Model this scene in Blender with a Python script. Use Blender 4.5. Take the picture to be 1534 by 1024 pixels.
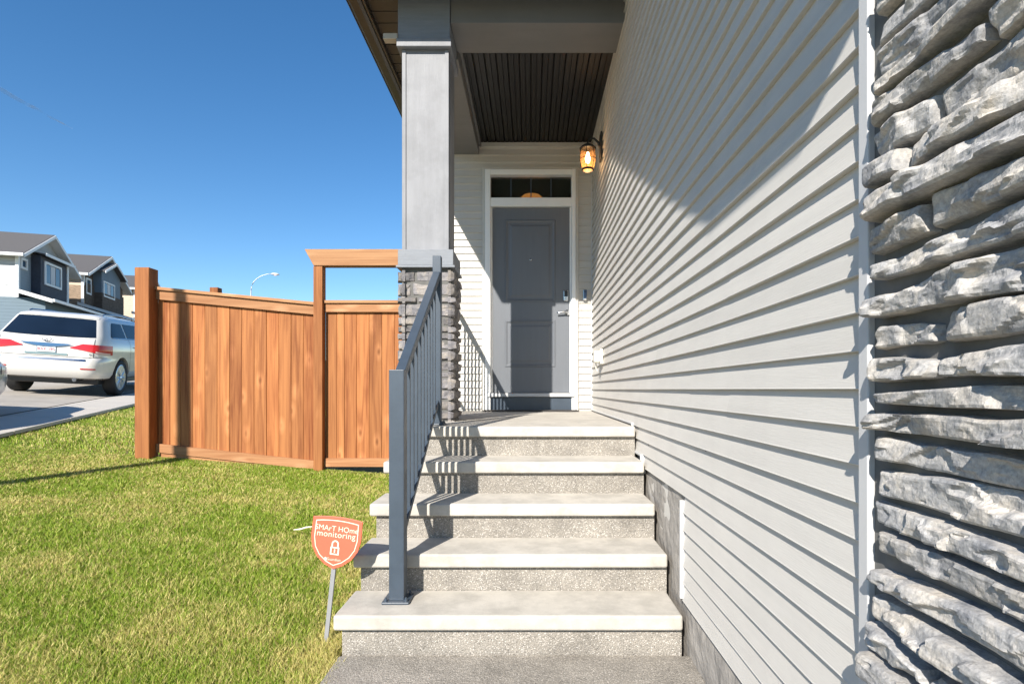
import bpy, bmesh, math, random
import numpy as np
from mathutils import Vector, Matrix

S = bpy.context.scene
for o in list(bpy.data.objects):
    bpy.data.objects.remove(o)
R = math.radians
CH = 1.15                      # camera height above the path (path is z = 0)

# ------------------------------------------------------------------ camera
cam = bpy.data.cameras.new('camera')
cam.sensor_width = 36.0
cam.lens = 36.0 * 850 / 1534
cam.shift_x = -28 / 1534
cam.shift_y = 71 / 1534
cam.clip_start = 0.05
cam.clip_end = 9000
cam_o = bpy.data.objects.new('camera', cam)
S.collection.objects.link(cam_o)
cam_o.location = (0, 0, CH)
cam_o.rotation_euler = (R(90), 0, 0)
S.camera = cam_o

# ------------------------------------------------------------------ light
LT, LE = 0.385, 0.70           # sunlight travels (LT, 1, -LE)
SUN_EL = math.atan(LE / math.hypot(LT, 1))
w = bpy.data.worlds.new('World')
S.world = w
w.use_nodes = True
nt = w.node_tree
bg = nt.nodes['Background']
sk = nt.nodes.new('ShaderNodeTexSky')
sk.sky_type = 'NISHITA'
sk.sun_disc = False
sk.sun_elevation = SUN_EL
sk.sun_rotation = math.atan2(-LT, -1) % (2 * math.pi)
sk.air_density = 1.0
sk.altitude = 1100
sk.dust_density = 0.0
sk.ozone_density = 1.4
hs = nt.nodes.new('ShaderNodeHueSaturation')
hs.inputs['Saturation'].default_value = 1.3
nt.links.new(sk.outputs[0], hs.inputs['Color'])
nt.links.new(hs.outputs[0], bg.inputs[0])
bg.inputs[1].default_value = 0.084
sl = bpy.data.lights.new('sun', 'SUN')
sl.energy = 4.1
sl.angle = R(0.5)
sl.color = (1.0, 0.94, 0.85)
sun = bpy.data.objects.new('sun', sl)
S.collection.objects.link(sun)
sun.rotation_euler = Vector((LT, 1, -LE)).to_track_quat('-Z', 'Y').to_euler()
sun.location = (-8, -20, 20)

S.view_settings.view_transform = 'Standard'
S.view_settings.look = 'None'
S.view_settings.exposure = 1.1
S.view_settings.gamma = 1.0
S.view_settings.use_curve_mapping = False
S.cycles.max_bounces = 8
S.cycles.use_denoising = True

# ------------------------------------------------------------------ helpers
rng = random.Random(11)
C = S.collection


def ground_z(x, y):
    return 0.074 * (-0.83 - x) + 0.039 * (y - 2.4)


class MB:
    """collects shapes, builds ONE mesh object"""
    def __init__(self):
        self.v, self.f = [], []

    def add(self, vs, fs):
        n = len(self.v)
        self.v += [tuple(p) for p in vs]
        self.f += [tuple(i + n for i in f) for f in fs]
        return self

    def box(self, x0, x1, y0, y1, z0, z1):
        vs = [(x0, y0, z0), (x1, y0, z0), (x1, y1, z0), (x0, y1, z0), (x0, y0, z1), (x1, y0, z1), (x1, y1, z1), (x0, y1, z1)]
        return self.add(vs, [(0, 3, 2, 1), (4, 5, 6, 7), (0, 1, 5, 4), (1, 2, 6, 5), (2, 3, 7, 6), (3, 0, 4, 7)])

    def hexa(self, vs):
        return self.add(vs, [(0, 3, 2, 1), (4, 5, 6, 7), (0, 1, 5, 4), (1, 2, 6, 5), (2, 3, 7, 6), (3, 0, 4, 7)])

    def prism(self, poly, axis, a0, a1):
        """poly: list of 2-D points in the two other axes (in xyz order); extruded along axis"""
        def put(p, a):
            if axis == 'x': return (a, p[0], p[1])
            if axis == 'y': return (p[0], a, p[1])
            return (p[0], p[1], a)
        n = len(poly)
        vs = [put(p, a0) for p in poly] + [put(p, a1) for p in poly]
        fs = [(i, (i + 1) % n, n + (i + 1) % n, n + i) for i in range(n)]
        fs += [tuple(range(n - 1, -1, -1)), tuple(range(n, 2 * n))]
        return self.add(vs, fs)

    def tube(self, pts, r, n=8, caps=True):
        pts = [Vector(p) for p in pts]
        rs = r if isinstance(r, (list, tuple)) else [r] * len(pts)
        rings = []
        for i, p in enumerate(pts):
            t = (pts[min(i + 1, len(pts) - 1)] - pts[max(i - 1, 0)]).normalized()
            a = Vector((0, 0, 1)) if abs(t.z) < .9 else Vector((1, 0, 0))
            u = t.cross(a).normalized(); q = t.cross(u)
            rings.append([p + rs[i] * (math.cos(2 * math.pi * k / n) * u + math.sin(2 * math.pi * k / n) * q) for k in range(n)])
        vs = [p for ring in rings for p in ring]
        fs = []
        for i in range(len(rings) - 1):
            for k in range(n):
                fs.append((i * n + k, i * n + (k + 1) % n, (i + 1) * n + (k + 1) % n, (i + 1) * n + k))
        if caps:
            fs += [tuple(range(n - 1, -1, -1)), tuple(range((len(rings) - 1) * n, len(rings) * n))]
        return self.add(vs, fs)

    def lathe(self, prof, n=24, c=(0, 0, 0), axis='z'):
        vs, fs = [], []
        for (r, z) in prof:
            for k in range(n):
                a = 2 * math.pi * k / n
                x, y = r * math.cos(a), r * math.sin(a)
                if axis == 'z': p = (c[0] + x, c[1] + y, c[2] + z)
                elif axis == 'x': p = (c[0] + z, c[1] + x, c[2] + y)
                else: p = (c[0] + x, c[1] + z, c[2] + y)
                vs.append(p)
        for i in range(len(prof) - 1):
            for k in range(n):
                fs.append((i * n + k, i * n + (k + 1) % n, (i + 1) * n + (k + 1) % n, (i + 1) * n + k))
        fs += [tuple(range(n - 1, -1, -1)), tuple(range((len(prof) - 1) * n, len(prof) * n))]
        return self.add(vs, fs)

    def mesh(self, name):
        m = bpy.data.meshes.new(name)
        m.from_pydata(self.v, [], self.f)
        bm = bmesh.new(); bm.from_mesh(m)
        bmesh.ops.recalc_face_normals(bm, faces=bm.faces)
        bm.to_mesh(m); bm.free()
        return m

    def build(self, name, mat, parent=None, bevel=0, smooth=False, loc=None, seg=2):
        return link(name, self.mesh(name), mat, parent, bevel, smooth, loc, seg)


def link(name, mesh, mat, parent=None, bevel=0, smooth=False, loc=None, seg=2):
    o = bpy.data.objects.new(name, mesh)
    C.objects.link(o)
    if mat is not None and len(mesh.materials) == 0:
        mesh.materials.append(mat)
    if parent is not None:
        o.parent = parent
    if loc is not None:
        o.location = loc
    if smooth:
        mesh.polygons.foreach_set('use_smooth', [True] * len(mesh.polygons))
    if bevel:
        b = o.modifiers.new('bevel', 'BEVEL')
        b.width = bevel; b.segments = seg; b.limit_method = 'ANGLE'; b.angle_limit = R(40)
    return o


def tag(o, label=None, cat=None, group=None, kind=None):
    if label: o['label'] = label
    if cat: o['category'] = cat
    if group: o['group'] = group
    if kind: o['kind'] = kind
    return o


def empty(name, label, cat, loc=(0, 0, 0), group=None):
    o = bpy.data.objects.new(name, None)
    C.objects.link(o)
    o.location = loc
    o.empty_display_size = .1
    return tag(o, label, cat, group)


def shift(mb, dx, dy, dz):
    mb.v = [(a + dx, b + dy, c + dz) for a, b, c in mb.v]
    return mb


# ------------------------------------------------------------------ materials
def mat(name, col, rough=.6, var=.12, scale=6.0, bump=.0, bscale=60.0, stretch=(1, 1, 1), rnd=.0, metal=0.0,
        spec=.5, dirt=0.0, dscale=1.5, coat=0.0):
    m = bpy.data.materials.new(name)
    m.use_nodes = True
    t = m.node_tree; N = t.nodes; L = t.links
    b = N['Principled BSDF']
    b.inputs['Roughness'].default_value = rough
    b.inputs['Metallic'].default_value = metal
    b.inputs['Specular IOR Level'].default_value = spec
    b.inputs['Coat Weight'].default_value = coat
    tc = N.new('ShaderNodeTexCoord')
    mp = N.new('ShaderNodeMapping'); mp.inputs['Scale'].default_value = stretch
    oi = N.new('ShaderNodeObjectInfo')
    add = N.new('ShaderNodeVectorMath'); add.operation = 'ADD'
    sc = N.new('ShaderNodeVectorMath'); sc.operation = 'SCALE'
    cmb = N.new('ShaderNodeCombineXYZ')
    for i in range(3): L.new(oi.outputs['Random'], cmb.inputs[i])
    L.new(cmb.outputs[0], sc.inputs[0]); sc.inputs['Scale'].default_value = 37.0 if rnd else 0.0
    L.new(tc.outputs['Object'], add.inputs[0]); L.new(sc.outputs[0], add.inputs[1])
    L.new(add.outputs[0], mp.inputs['Vector'])
    nz = N.new('ShaderNodeTexNoise'); nz.inputs['Scale'].default_value = scale
    nz.inputs['Detail'].default_value = 6; nz.inputs['Roughness'].default_value = .6
    L.new(mp.outputs[0], nz.inputs['Vector'])
    mr = N.new('ShaderNodeMapRange')
    mr.inputs['From Min'].default_value = .25; mr.inputs['From Max'].default_value = .75
    mr.inputs['To Min'].default_value = 1 - var; mr.inputs['To Max'].default_value = 1 + var
    L.new(nz.outputs['Fac'], mr.inputs['Value'])
    val = mr.outputs[0]
    if rnd:
        r2 = N.new('ShaderNodeMapRange'); r2.inputs['To Min'].default_value = 1 - rnd; r2.inputs['To Max'].default_value = 1 + rnd
        L.new(oi.outputs['Random'], r2.inputs['Value'])
        mu = N.new('ShaderNodeMath'); mu.operation = 'MULTIPLY'
        L.new(val, mu.inputs[0]); L.new(r2.outputs[0], mu.inputs[1]); val = mu.outputs[0]
    if dirt:
        n2 = N.new('ShaderNodeTexNoise'); n2.inputs['Scale'].default_value = dscale; n2.inputs['Detail'].default_value = 8
        n2.inputs['Roughness'].default_value = .7
        L.new(tc.outputs['Object'], n2.inputs['Vector'])
        r3 = N.new('ShaderNodeMapRange'); r3.inputs['From Min'].default_value = .42; r3.inputs['From Max'].default_value = .62
        r3.inputs['To Min'].default_value = 1.0; r3.inputs['To Max'].default_value = 1 - dirt
        L.new(n2.outputs['Fac'], r3.inputs['Value'])
        mu = N.new('ShaderNodeMath'); mu.operation = 'MULTIPLY'
        L.new(val, mu.inputs[0]); L.new(r3.outputs[0], mu.inputs[1]); val = mu.outputs[0]
    vm = N.new('ShaderNodeVectorMath'); vm.operation = 'SCALE'
    vm.inputs[0].default_value = col
    L.new(val, vm.inputs['Scale'])
    L.new(vm.outputs[0], b.inputs['Base Color'])
    if bump:
        n3 = N.new('ShaderNodeTexNoise'); n3.inputs['Scale'].default_value = bscale; n3.inputs['Detail'].default_value = 5
        L.new(mp.outputs[0], n3.inputs['Vector'])
        bp = N.new('ShaderNodeBump'); bp.inputs['Strength'].default_value = bump; bp.inputs['Distance'].default_value = .01
        L.new(n3.outputs['Fac'], bp.inputs['Height'])
        L.new(bp.outputs[0], b.inputs['Normal'])
    m['nodes_ready'] = True
    return m


def mat_wood(name, light, dark, rnd=.18, stretch=(9, 9, .7), knots=True):
    m = bpy.data.materials.new(name); m.use_nodes = True
    t = m.node_tree; N = t.nodes; L = t.links; b = N['Principled BSDF']
    b.inputs['Roughness'].default_value = .72
    b.inputs['Specular IOR Level'].default_value = .25
    tc = N.new('ShaderNodeTexCoord'); oi = N.new('ShaderNodeObjectInfo')
    cmb = N.new('ShaderNodeCombineXYZ')
    for i in range(3): L.new(oi.outputs['Random'], cmb.inputs[i])
    sc = N.new('ShaderNodeVectorMath'); sc.operation = 'SCALE'; sc.inputs['Scale'].default_value = 53
    L.new(cmb.outputs[0], sc.inputs[0])
    add = N.new('ShaderNodeVectorMath'); add.operation = 'ADD'
    L.new(tc.outputs['Object'], add.inputs[0]); L.new(sc.outputs[0], add.inputs[1])
    mp = N.new('ShaderNodeMapping'); mp.inputs['Scale'].default_value = stretch
    L.new(add.outputs[0], mp.inputs['Vector'])
    n1 = N.new('ShaderNodeTexNoise'); n1.inputs['Scale'].default_value = 1.3; n1.inputs['Detail'].default_value = 3
    n1.inputs['Distortion'].default_value = 1.0
    L.new(mp.outputs[0], n1.inputs['Vector'])
    mp2 = N.new('ShaderNodeMapping'); mp2.inputs['Scale'].default_value = tuple(a * 9 if a > 2 else a * 2.2 for a in stretch)
    L.new(add.outputs[0], mp2.inputs['Vector'])
    n2 = N.new('ShaderNodeTexNoise'); n2.inputs['Scale'].default_value = 1.2; n2.inputs['Detail'].default_value = 6
    L.new(mp2.outputs[0], n2.inputs['Vector'])
    mx = N.new('ShaderNodeMath'); mx.operation = 'MULTIPLY_ADD'
    L.new(n2.outputs['Fac'], mx.inputs[0]); mx.inputs[1].default_value = .45
    ma = N.new('ShaderNodeMath'); ma.operation = 'MULTIPLY'; L.new(n1.outputs['Fac'], ma.inputs[0]); ma.inputs[1].default_value = .62
    L.new(ma.outputs[0], mx.inputs[2])
    rp = N.new('ShaderNodeValToRGB')
    rp.color_ramp.elements[0].position = .40; rp.color_ramp.elements[0].color = (*dark, 1)
    rp.color_ramp.elements[1].position = .63; rp.color_ramp.elements[1].color = (*light, 1)
    L.new(mx.outputs[0], rp.inputs['Fac'])
    col = rp.outputs['Color']
    if knots:
        mk = N.new('ShaderNodeMapping'); mk.inputs['Scale'].default_value = tuple(a * .8 if a > 2 else a * 4.5 for a in stretch)
        L.new(add.outputs[0], mk.inputs['Vector'])
        vo = N.new('ShaderNodeTexVoronoi'); vo.inputs['Scale'].default_value = .75
        L.new(mk.outputs[0], vo.inputs['Vector'])
        kr = N.new('ShaderNodeValToRGB')
        e = kr.color_ramp.elements
        e[0].position = .03; e[0].color = (.45, .36, .3, 1)
        e[1].position = .13; e[1].color = (1.5, 1.7, 2.0, 1)
        e2 = e.new(.30); e2.color = (1, 1, 1, 1)
        L.new(vo.outputs['Distance'], kr.inputs['Fac'])
        mm = N.new('ShaderNodeMix'); mm.data_type = 'RGBA'; mm.blend_type = 'MULTIPLY'; mm.inputs['Factor'].default_value = .8
        L.new(col, mm.inputs['A']); L.new(kr.outputs['Color'], mm.inputs['B']); col = mm.outputs['Result']
    r2 = N.new('ShaderNodeMapRange'); r2.inputs['To Min'].default_value = 1 - rnd; r2.inputs['To Max'].default_value = 1 + rnd
    L.new(oi.outputs['Random'], r2.inputs['Value'])
    wn = N.new('ShaderNodeTexWhiteNoise'); wn.noise_dimensions = '1D'; L.new(oi.outputs['Random'], wn.inputs['W'])
    m2 = N.new('ShaderNodeMix'); m2.data_type = 'RGBA'; m2.blend_type = 'MIX'
    f2 = N.new('ShaderNodeMath'); f2.operation = 'MULTIPLY'; L.new(wn.outputs['Value'], f2.inputs[0]); f2.inputs[1].default_value = .30
    L.new(f2.outputs[0], m2.inputs['Factor']); L.new(col, m2.inputs['A']); m2.inputs['B'].default_value = (light[0] * 1.15, light[1] * 1.45, light[2] * 1.6, 1)
    col = m2.outputs['Result']
    vs = N.new('ShaderNodeVectorMath'); vs.operation = 'SCALE'
    L.new(col, vs.inputs[0]); L.new(r2.outputs[0], vs.inputs['Scale'])
    L.new(vs.outputs[0], b.inputs['Base Color'])
    bp = N.new('ShaderNodeBump'); bp.inputs['Strength'].default_value = .25; bp.inputs['Distance'].default_value = .004
    L.new(n2.outputs['Fac'], bp.inputs['Height']); L.new(bp.outputs[0], b.inputs['Normal'])
    return m


def mat_stone(name, dark, mid, warm, rnd=.13):
    """split ledge stone: cool grey with warm cream patches, fine grit"""
    m = bpy.data.materials.new(name); m.use_nodes = True
    t = m.node_tree; N = t.nodes; L = t.links; b = N['Principled BSDF']
    b.inputs['Roughness'].default_value = .92; b.inputs['Specular IOR Level'].default_value = .2
    tc = N.new('ShaderNodeTexCoord'); oi = N.new('ShaderNodeObjectInfo')
    cmb = N.new('ShaderNodeCombineXYZ')
    for i in range(3): L.new(oi.outputs['Random'], cmb.inputs[i])
    sc = N.new('ShaderNodeVectorMath'); sc.operation = 'SCALE'; sc.inputs['Scale'].default_value = 41
    L.new(cmb.outputs[0], sc.inputs[0])
    add = N.new('ShaderNodeVectorMath'); add.operation = 'ADD'
    L.new(tc.outputs['Object'], add.inputs[0]); L.new(sc.outputs[0], add.inputs[1])
    def noise(scale, det, rough, dist=0.0):
        n_ = N.new('ShaderNodeTexNoise'); n_.inputs['Scale'].default_value = scale; n_.inputs['Detail'].default_value = det
        n_.inputs['Roughness'].default_value = rough; n_.inputs['Distortion'].default_value = dist
        L.new(add.outputs[0], n_.inputs['Vector']); return n_.outputs['Fac']
    r1 = N.new('ShaderNodeValToRGB'); e = r1.color_ramp.elements
    e[0].position = .32; e[0].color = (*dark, 1); e[1].position = .68; e[1].color = (*warm, 1)
    x = e.new(.48); x.color = (*mid, 1)
    L.new(noise(11, 7, .65, .6), r1.inputs['Fac'])
    g = N.new('ShaderNodeMapRange'); g.inputs['From Min'].default_value = .3; g.inputs['From Max'].default_value = .7
    g.inputs['To Min'].default_value = .72; g.inputs['To Max'].default_value = 1.28
    fine = noise(140, 5, .7)
    L.new(fine, g.inputs['Value'])
    r2 = N.new('ShaderNodeMapRange'); r2.inputs['To Min'].default_value = 1 - rnd; r2.inputs['To Max'].default_value = 1 + rnd
    L.new(oi.outputs['Random'], r2.inputs['Value'])
    mu = N.new('ShaderNodeMath'); mu.operation = 'MULTIPLY'; L.new(g.outputs[0], mu.inputs[0]); L.new(r2.outputs[0], mu.inputs[1])
    vs = N.new('ShaderNodeVectorMath'); vs.operation = 'SCALE'
    L.new(r1.outputs['Color'], vs.inputs[0]); L.new(mu.outputs[0], vs.inputs['Scale'])
    L.new(vs.outputs[0], b.inputs['Base Color'])
    bp = N.new('ShaderNodeBump'); bp.inputs['Strength'].default_value = .5; bp.inputs['Distance'].default_value = .004
    L.new(fine, bp.inputs['Height'])
    L.new(bp.outputs[0], b.inputs['Normal'])
    return m


def mat_lap(name, col, period=.17):
    """far-off lap siding: too distant to build board by board"""
    m = mat(name, col, .7, .05, 2)
    t = m.node_tree; N = t.nodes; L = t.links; b = N['Principled BSDF']
    tc = N.new('ShaderNodeNewGeometry'); sp_x = N.new('ShaderNodeSeparateXYZ'); L.new(tc.outputs['Position'], sp_x.inputs[0])
    md = N.new('ShaderNodeMath'); md.operation = 'FRACT'
    dv = N.new('ShaderNodeMath'); dv.operation = 'DIVIDE'; L.new(sp_x.outputs['Z'], dv.inputs[0]); dv.inputs[1].default_value = period
    L.new(dv.outputs[0], md.inputs[0])
    bp = N.new('ShaderNodeBump'); bp.inputs['Strength'].default_value = 1.0; bp.inputs['Distance'].default_value = .05; bp.invert = True
    L.new(md.outputs[0], bp.inputs['Height']); L.new(bp.outputs[0], b.inputs['Normal'])
    return m


def mat_aggregate(name, c1, c2, c3, scale=170., bump=.7):
    """exposed aggregate concrete: pebbles set in cement"""
    m = bpy.data.materials.new(name); m.use_nodes = True
    t = m.node_tree; N = t.nodes; L = t.links; b = N['Principled BSDF']
    b.inputs['Roughness'].default_value = .85
    tc = N.new('ShaderNodeTexCoord')
    vo = N.new('ShaderNodeTexVoronoi'); vo.inputs['Scale'].default_value = scale; vo.inputs['Randomness'].default_value = 1
    L.new(tc.outputs['Object'], vo.inputs['Vector'])
    rp = N.new('ShaderNodeValToRGB'); e = rp.color_ramp.elements
    rp.color_ramp.interpolation = 'CONSTANT'
    e[0].position = 0; e[0].color = (*c1, 1); e[1].position = .38; e[1].color = (*c2, 1)
    x = e.new(.72); x.color = (*c3, 1)
    x = e.new(.90); x.color = tuple(a * .42 for a in c1) + (1,)
    sep = N.new('ShaderNodeSeparateColor'); L.new(vo.outputs['Color'], sep.inputs[0])
    L.new(sep.outputs[0], rp.inputs['Fac'])
    ed = N.new('ShaderNodeMapRange'); ed.inputs['From Min'].default_value = .25; ed.inputs['From Max'].default_value = .6
    L.new(vo.outputs['Distance'], ed.inputs['Value'])
    mm = N.new('ShaderNodeMix'); mm.data_type = 'RGBA'
    L.new(ed.outputs[0], mm.inputs['Factor']); L.new(rp.outputs['Color'], mm.inputs['A']); mm.inputs['B'].default_value = (*[a * .8 for a in c1], 1)
    nz = N.new('ShaderNodeTexNoise'); nz.inputs['Scale'].default_value = 5; nz.inputs['Detail'].default_value = 8; nz.inputs['Roughness'].default_value = .7
    L.new(tc.outputs['Object'], nz.inputs['Vector'])
    mr = N.new('ShaderNodeMapRange'); mr.inputs['From Min'].default_value = .3; mr.inputs['From Max'].default_value = .7
    mr.inputs['To Min'].default_value = .72; mr.inputs['To Max'].default_value = 1.2
    L.new(nz.outputs['Fac'], mr.inputs['Value'])
    vs = N.new('ShaderNodeVectorMath'); vs.operation = 'SCALE'
    L.new(mm.outputs['Result'], vs.inputs[0]); L.new(mr.outputs[0], vs.inputs['Scale'])
    L.new(vs.outputs[0], b.inputs['Base Color'])
    bp = N.new('ShaderNodeBump'); bp.inputs['Strength'].default_value = bump; bp.inputs['Distance'].default_value = .004; bp.invert = True
    L.new(vo.outputs['Distance'], bp.inputs['Height']); L.new(bp.outputs[0], b.inputs['Normal'])
    return m


def mat_glass(name, col, rough=.03, alpha=1.0, spec=.5):
    m = bpy.data.materials.new(name); m.use_nodes = True
    t = m.node_tree; N = t.nodes; L = t.links; b = N['Principled BSDF']
    b.inputs['Roughness'].default_value = rough
    b.inputs['Specular IOR Level'].default_value = spec
    tc = N.new('ShaderNodeTexCoord'); nz = N.new('ShaderNodeTexNoise'); nz.inputs['Scale'].default_value = 1.2
    L.new(tc.outputs['Object'], nz.inputs['Vector'])
    mr = N.new('ShaderNodeMapRange'); mr.inputs['To Min'].default_value = .6; mr.inputs['To Max'].default_value = 1.4
    L.new(nz.outputs['Fac'], mr.inputs['Value'])
    vs = N.new('ShaderNodeVectorMath'); vs.operation = 'SCALE'; vs.inputs[0].default_value = col
    L.new(mr.outputs[0], vs.inputs['Scale']); L.new(vs.outputs[0], b.inputs['Base Color'])
    b.inputs['Alpha'].default_value = alpha
    return m


def mat_emit(name, col, strength):
    m = bpy.data.materials.new(name); m.use_nodes = True
    b = m.node_tree.nodes['Principled BSDF']
    b.inputs['Base Color'].default_value = (*col, 1)
    b.inputs['Emission Color'].default_value = (*col, 1)
    b.inputs['Emission Strength'].default_value = strength
    return m


def mat_attr(name):
    m = bpy.data.materials.new(name); m.use_nodes = True
    t = m.node_tree; N = t.nodes; L = t.links; b = N['Principled BSDF']
    a = N.new('ShaderNodeAttribute'); a.attribute_name = 'tint'
    b.inputs['Roughness'].default_value = .6; b.inputs['Specular IOR Level'].default_value = .25
    L.new(a.outputs['Color'], b.inputs['Base Color'])
    tr = N.new('ShaderNodeBsdfTranslucent'); L.new(a.outputs['Color'], tr.inputs['Color'])
    ms = N.new('ShaderNodeMixShader'); ms.inputs[0].default_value = .3
    L.new(b.outputs[0], ms.inputs[1]); L.new(tr.outputs[0], ms.inputs[2])
    L.new(ms.outputs[0], N['Material Output'].inputs[0])
    return m


M = dict(
    siding=mat('vinyl_siding', (.55, .525, .485), .55, .05, 3.0, .10, 40, (8, .5, 8), .03, dirt=.05, dscale=2.5),
    siding_x=mat('vinyl_siding_entry', (.55, .525, .485), .55, .05, 3.0, .10, 40, (.5, 8, 8), .03, dirt=.05, dscale=2.5),
    trim=mat('pale_vinyl_trim', (.52, .52, .52), .45, .03),
    white=mat('white_door_frame', (.80, .80, .79), .4, .03),
    column=mat('grey_wood_board', (.215, .22, .237), .6, .12, 4, .12, 60, (4, 4, .35), .04, dirt=.16, dscale=4),
    beam=mat('grey_painted_beam', (.17, .165, .16), .6, .06, 4, .08, 60, (.5, 3, 3), .03, dirt=.08),
    grainblock=mat('grey_grain_board', (.19, .205, .23), .6, .12, 5, .25, 30, (1, 4, 12)),
    soffit=mat('brown_soffit', (.060, .044, .030), .5, .08, 5),
    soffit_dark=mat('dark_vented_soffit', (.055, .048, .043), .5, .10, 5),
    fascia=mat('brown_fascia', (.035, .028, .02), .4, .08, 4),
    shingle=mat('roof_shingle', (.09, .085, .085), .9, .25, 30, .4, 80),
    rail=mat('slate_blue_metal', (.050, .068, .093), .36, .06, 8, .04, 200, spec=.55, dirt=.12, dscale=9),
    door=mat('slate_door_paint', (.128, .138, .155), .42, .05, 5, .05, 120, (6, 6, .6)),
    nickel=mat('satin_nickel', (.62, .62, .62), .25, .04, metal=1.0),
    black=mat('black_plastic', (.012, .012, .014), .35, .1),
    blackmetal=mat('black_iron', (.02, .019, .018), .45, .15, 20),
    tread=mat('cream_concrete', (.50, .468, .415), .85, .09, 9, .15, 160, (1, 1, 1), .05, dirt=.20, dscale=7),
    agg=mat_aggregate('aggregate_riser', (.30, .275, .24), (.38, .345, .30), (.56, .525, .48), 165.),
    aggpath=mat_aggregate('aggregate_path', (.30, .275, .24), (.37, .335, .285), (.48, .44, .39), 150.),
    parging=mat('cement_parging', (.33, .305, .275), .9, .16, 7, .9, 22, dirt=.25, dscale=5),
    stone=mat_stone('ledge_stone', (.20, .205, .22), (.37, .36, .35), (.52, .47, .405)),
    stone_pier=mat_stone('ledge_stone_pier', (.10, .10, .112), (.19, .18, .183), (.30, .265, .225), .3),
    mortar=mat('stone_backing', (.13, .127, .12), .95, .2, 20),
    cedar=mat_wood('cedar_board', (.385, .148, .050), (.185, .050, .0145)),
    cedar_h=mat_wood('cedar_rail', (.40, .20, .094), (.27, .108, .043), .08, (.7, 9, 9)),
    cedar_post=mat_wood('cedar_post', (.30, .110, .036), (.17, .050, .016), .08),
    soil=mat('lawn_soil', (.17, .16, .06), .95, .4, 3, .5, 90),
    grass=mat_attr('grass_blades'),
    sidewalk=mat('sidewalk_concrete', (.50, .46, .405), .9, .06, 3, .15, 90, dirt=.08),
    road=mat('street_surface', (.38, .345, .30), .92, .12, 2, .3, 120, dirt=.15, dscale=.6),
    orange=mat('orange_sign', (.72, .125, .07), .45, .03, 8),
    ivory=mat('cream_print', (.86, .66, .52), .5, .03),
    stake=mat('grey_stake', (.26, .26, .27), .45, .08, 20),
    mat_rubber=mat('dark_mat', (.05, .045, .042), .95, .3, 60, .5, 200),
    carwhite=mat('pearl_paint', (.62, .595, .55), .22, .015, 2, coat=.8),
    carsilver=mat('silver_paint', (.42, .41, .42), .28, .03, 2, metal=.5, coat=.6),
    carglass=mat_glass('tinted_glass', (.008, .016, .032), .04, spec=.12),
    taillight=mat_glass('red_lens', (.52, .02, .025), .12),
    clear=mat_glass('clear_lens', (.75, .55, .5), .12),
    chrome=mat('chrome', (.30, .33, .37), .12, .03, metal=1.0),
    tyre=mat('tyre_rubber', (.018, .018, .019), .8, .15, 20),
    rim=mat('alloy_rim', (.55, .55, .57), .25, .04, metal=.9),
    plate=mat('plate_white', (.75, .74, .74), .4, .03),
    plate_red=mat('plate_red', (.42, .08, .09), .5, .03),
    glass=mat_glass('dark_window', (.02, .028, .03), .04),
    winblue=mat_glass('far_window_glass', (.06, .10, .15), .06),
    curtain=mat('white_blind', (.55, .57, .6), .7, .04),
    h_grey=mat_lap('pale_grey_siding', (.44, .445, .45)),
    h_navy=mat('navy_shake', (.035, .042, .065), .7, .25, 6, .3, 20),
    h_blue=mat_lap('blue_grey_siding', (.30, .34, .37)),
    h_deep=mat_lap('deep_blue_siding', (.10, .15, .19)),
    h_teal=mat('slate_blue_batten', (.12, .165, .215), .7, .08, 2),
    h_beige=mat_lap('beige_siding', (.50, .42, .32)),
    h_stone=mat('brown_ledgestone', (.30, .22, .155), .9, .4, 5, .5, 12, (1, 1, 2.5)),
    h_dark=mat('dark_brown_stone', (.10, .075, .06), .9, .5, 4, .5, 12, (1, 1, 2.5)),
    h_white=mat('white_house_trim', (.72, .73, .74), .5, .03),
    galv=mat('galvanised_pole', (.55, .56, .57), .45, .06, 8, metal=.4),
    amber=mat_glass('amber_glass', (.75, .42, .16), .08, .35),
    bulb=mat_emit('lamp_bulb', (1.0, .66, .32), 9.0),
    pendant=mat_emit('pendant_glow', (1.0, .42, .10), .45),
    interior=mat('dim_interior', (.05, .055, .05), .9, .2, 2),
    ivoryplastic=mat('ivory_plastic', (.70, .67, .58), .4, .03),
    straw=mat('dry_straw', (.78, .74, .6), .7, .05),
)
# soffit perforation: fine dots as relief and colour
def perforate(m, col):
    t = m.node_tree; N = t.nodes; L = t.links; b = N['Principled BSDF']
    tc = N.new('ShaderNodeTexCoord')
    vo = N.new('ShaderNodeTexVoronoi'); vo.inputs['Scale'].default_value = 90; vo.inputs['Randomness'].default_value = .05
    L.new(tc.outputs['Object'], vo.inputs['Vector'])
    mr = N.new('ShaderNodeMapRange'); mr.inputs['From Min'].default_value = .22; mr.inputs['From Max'].default_value = .34
    mr.inputs['To Min'].default_value = .12; mr.inputs['To Max'].default_value = 1
    L.new(vo.outputs['Distance'], mr.inputs['Value'])
    vs = N.new('ShaderNodeVectorMath'); vs.operation = 'SCALE'; vs.inputs[0].default_value = col
    L.new(mr.outputs[0], vs.inputs['Scale']); L.new(vs.outputs[0], b.inputs['Base Color'])
perforate(M['soffit_dark'], (.010, .0085, .008))


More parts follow.
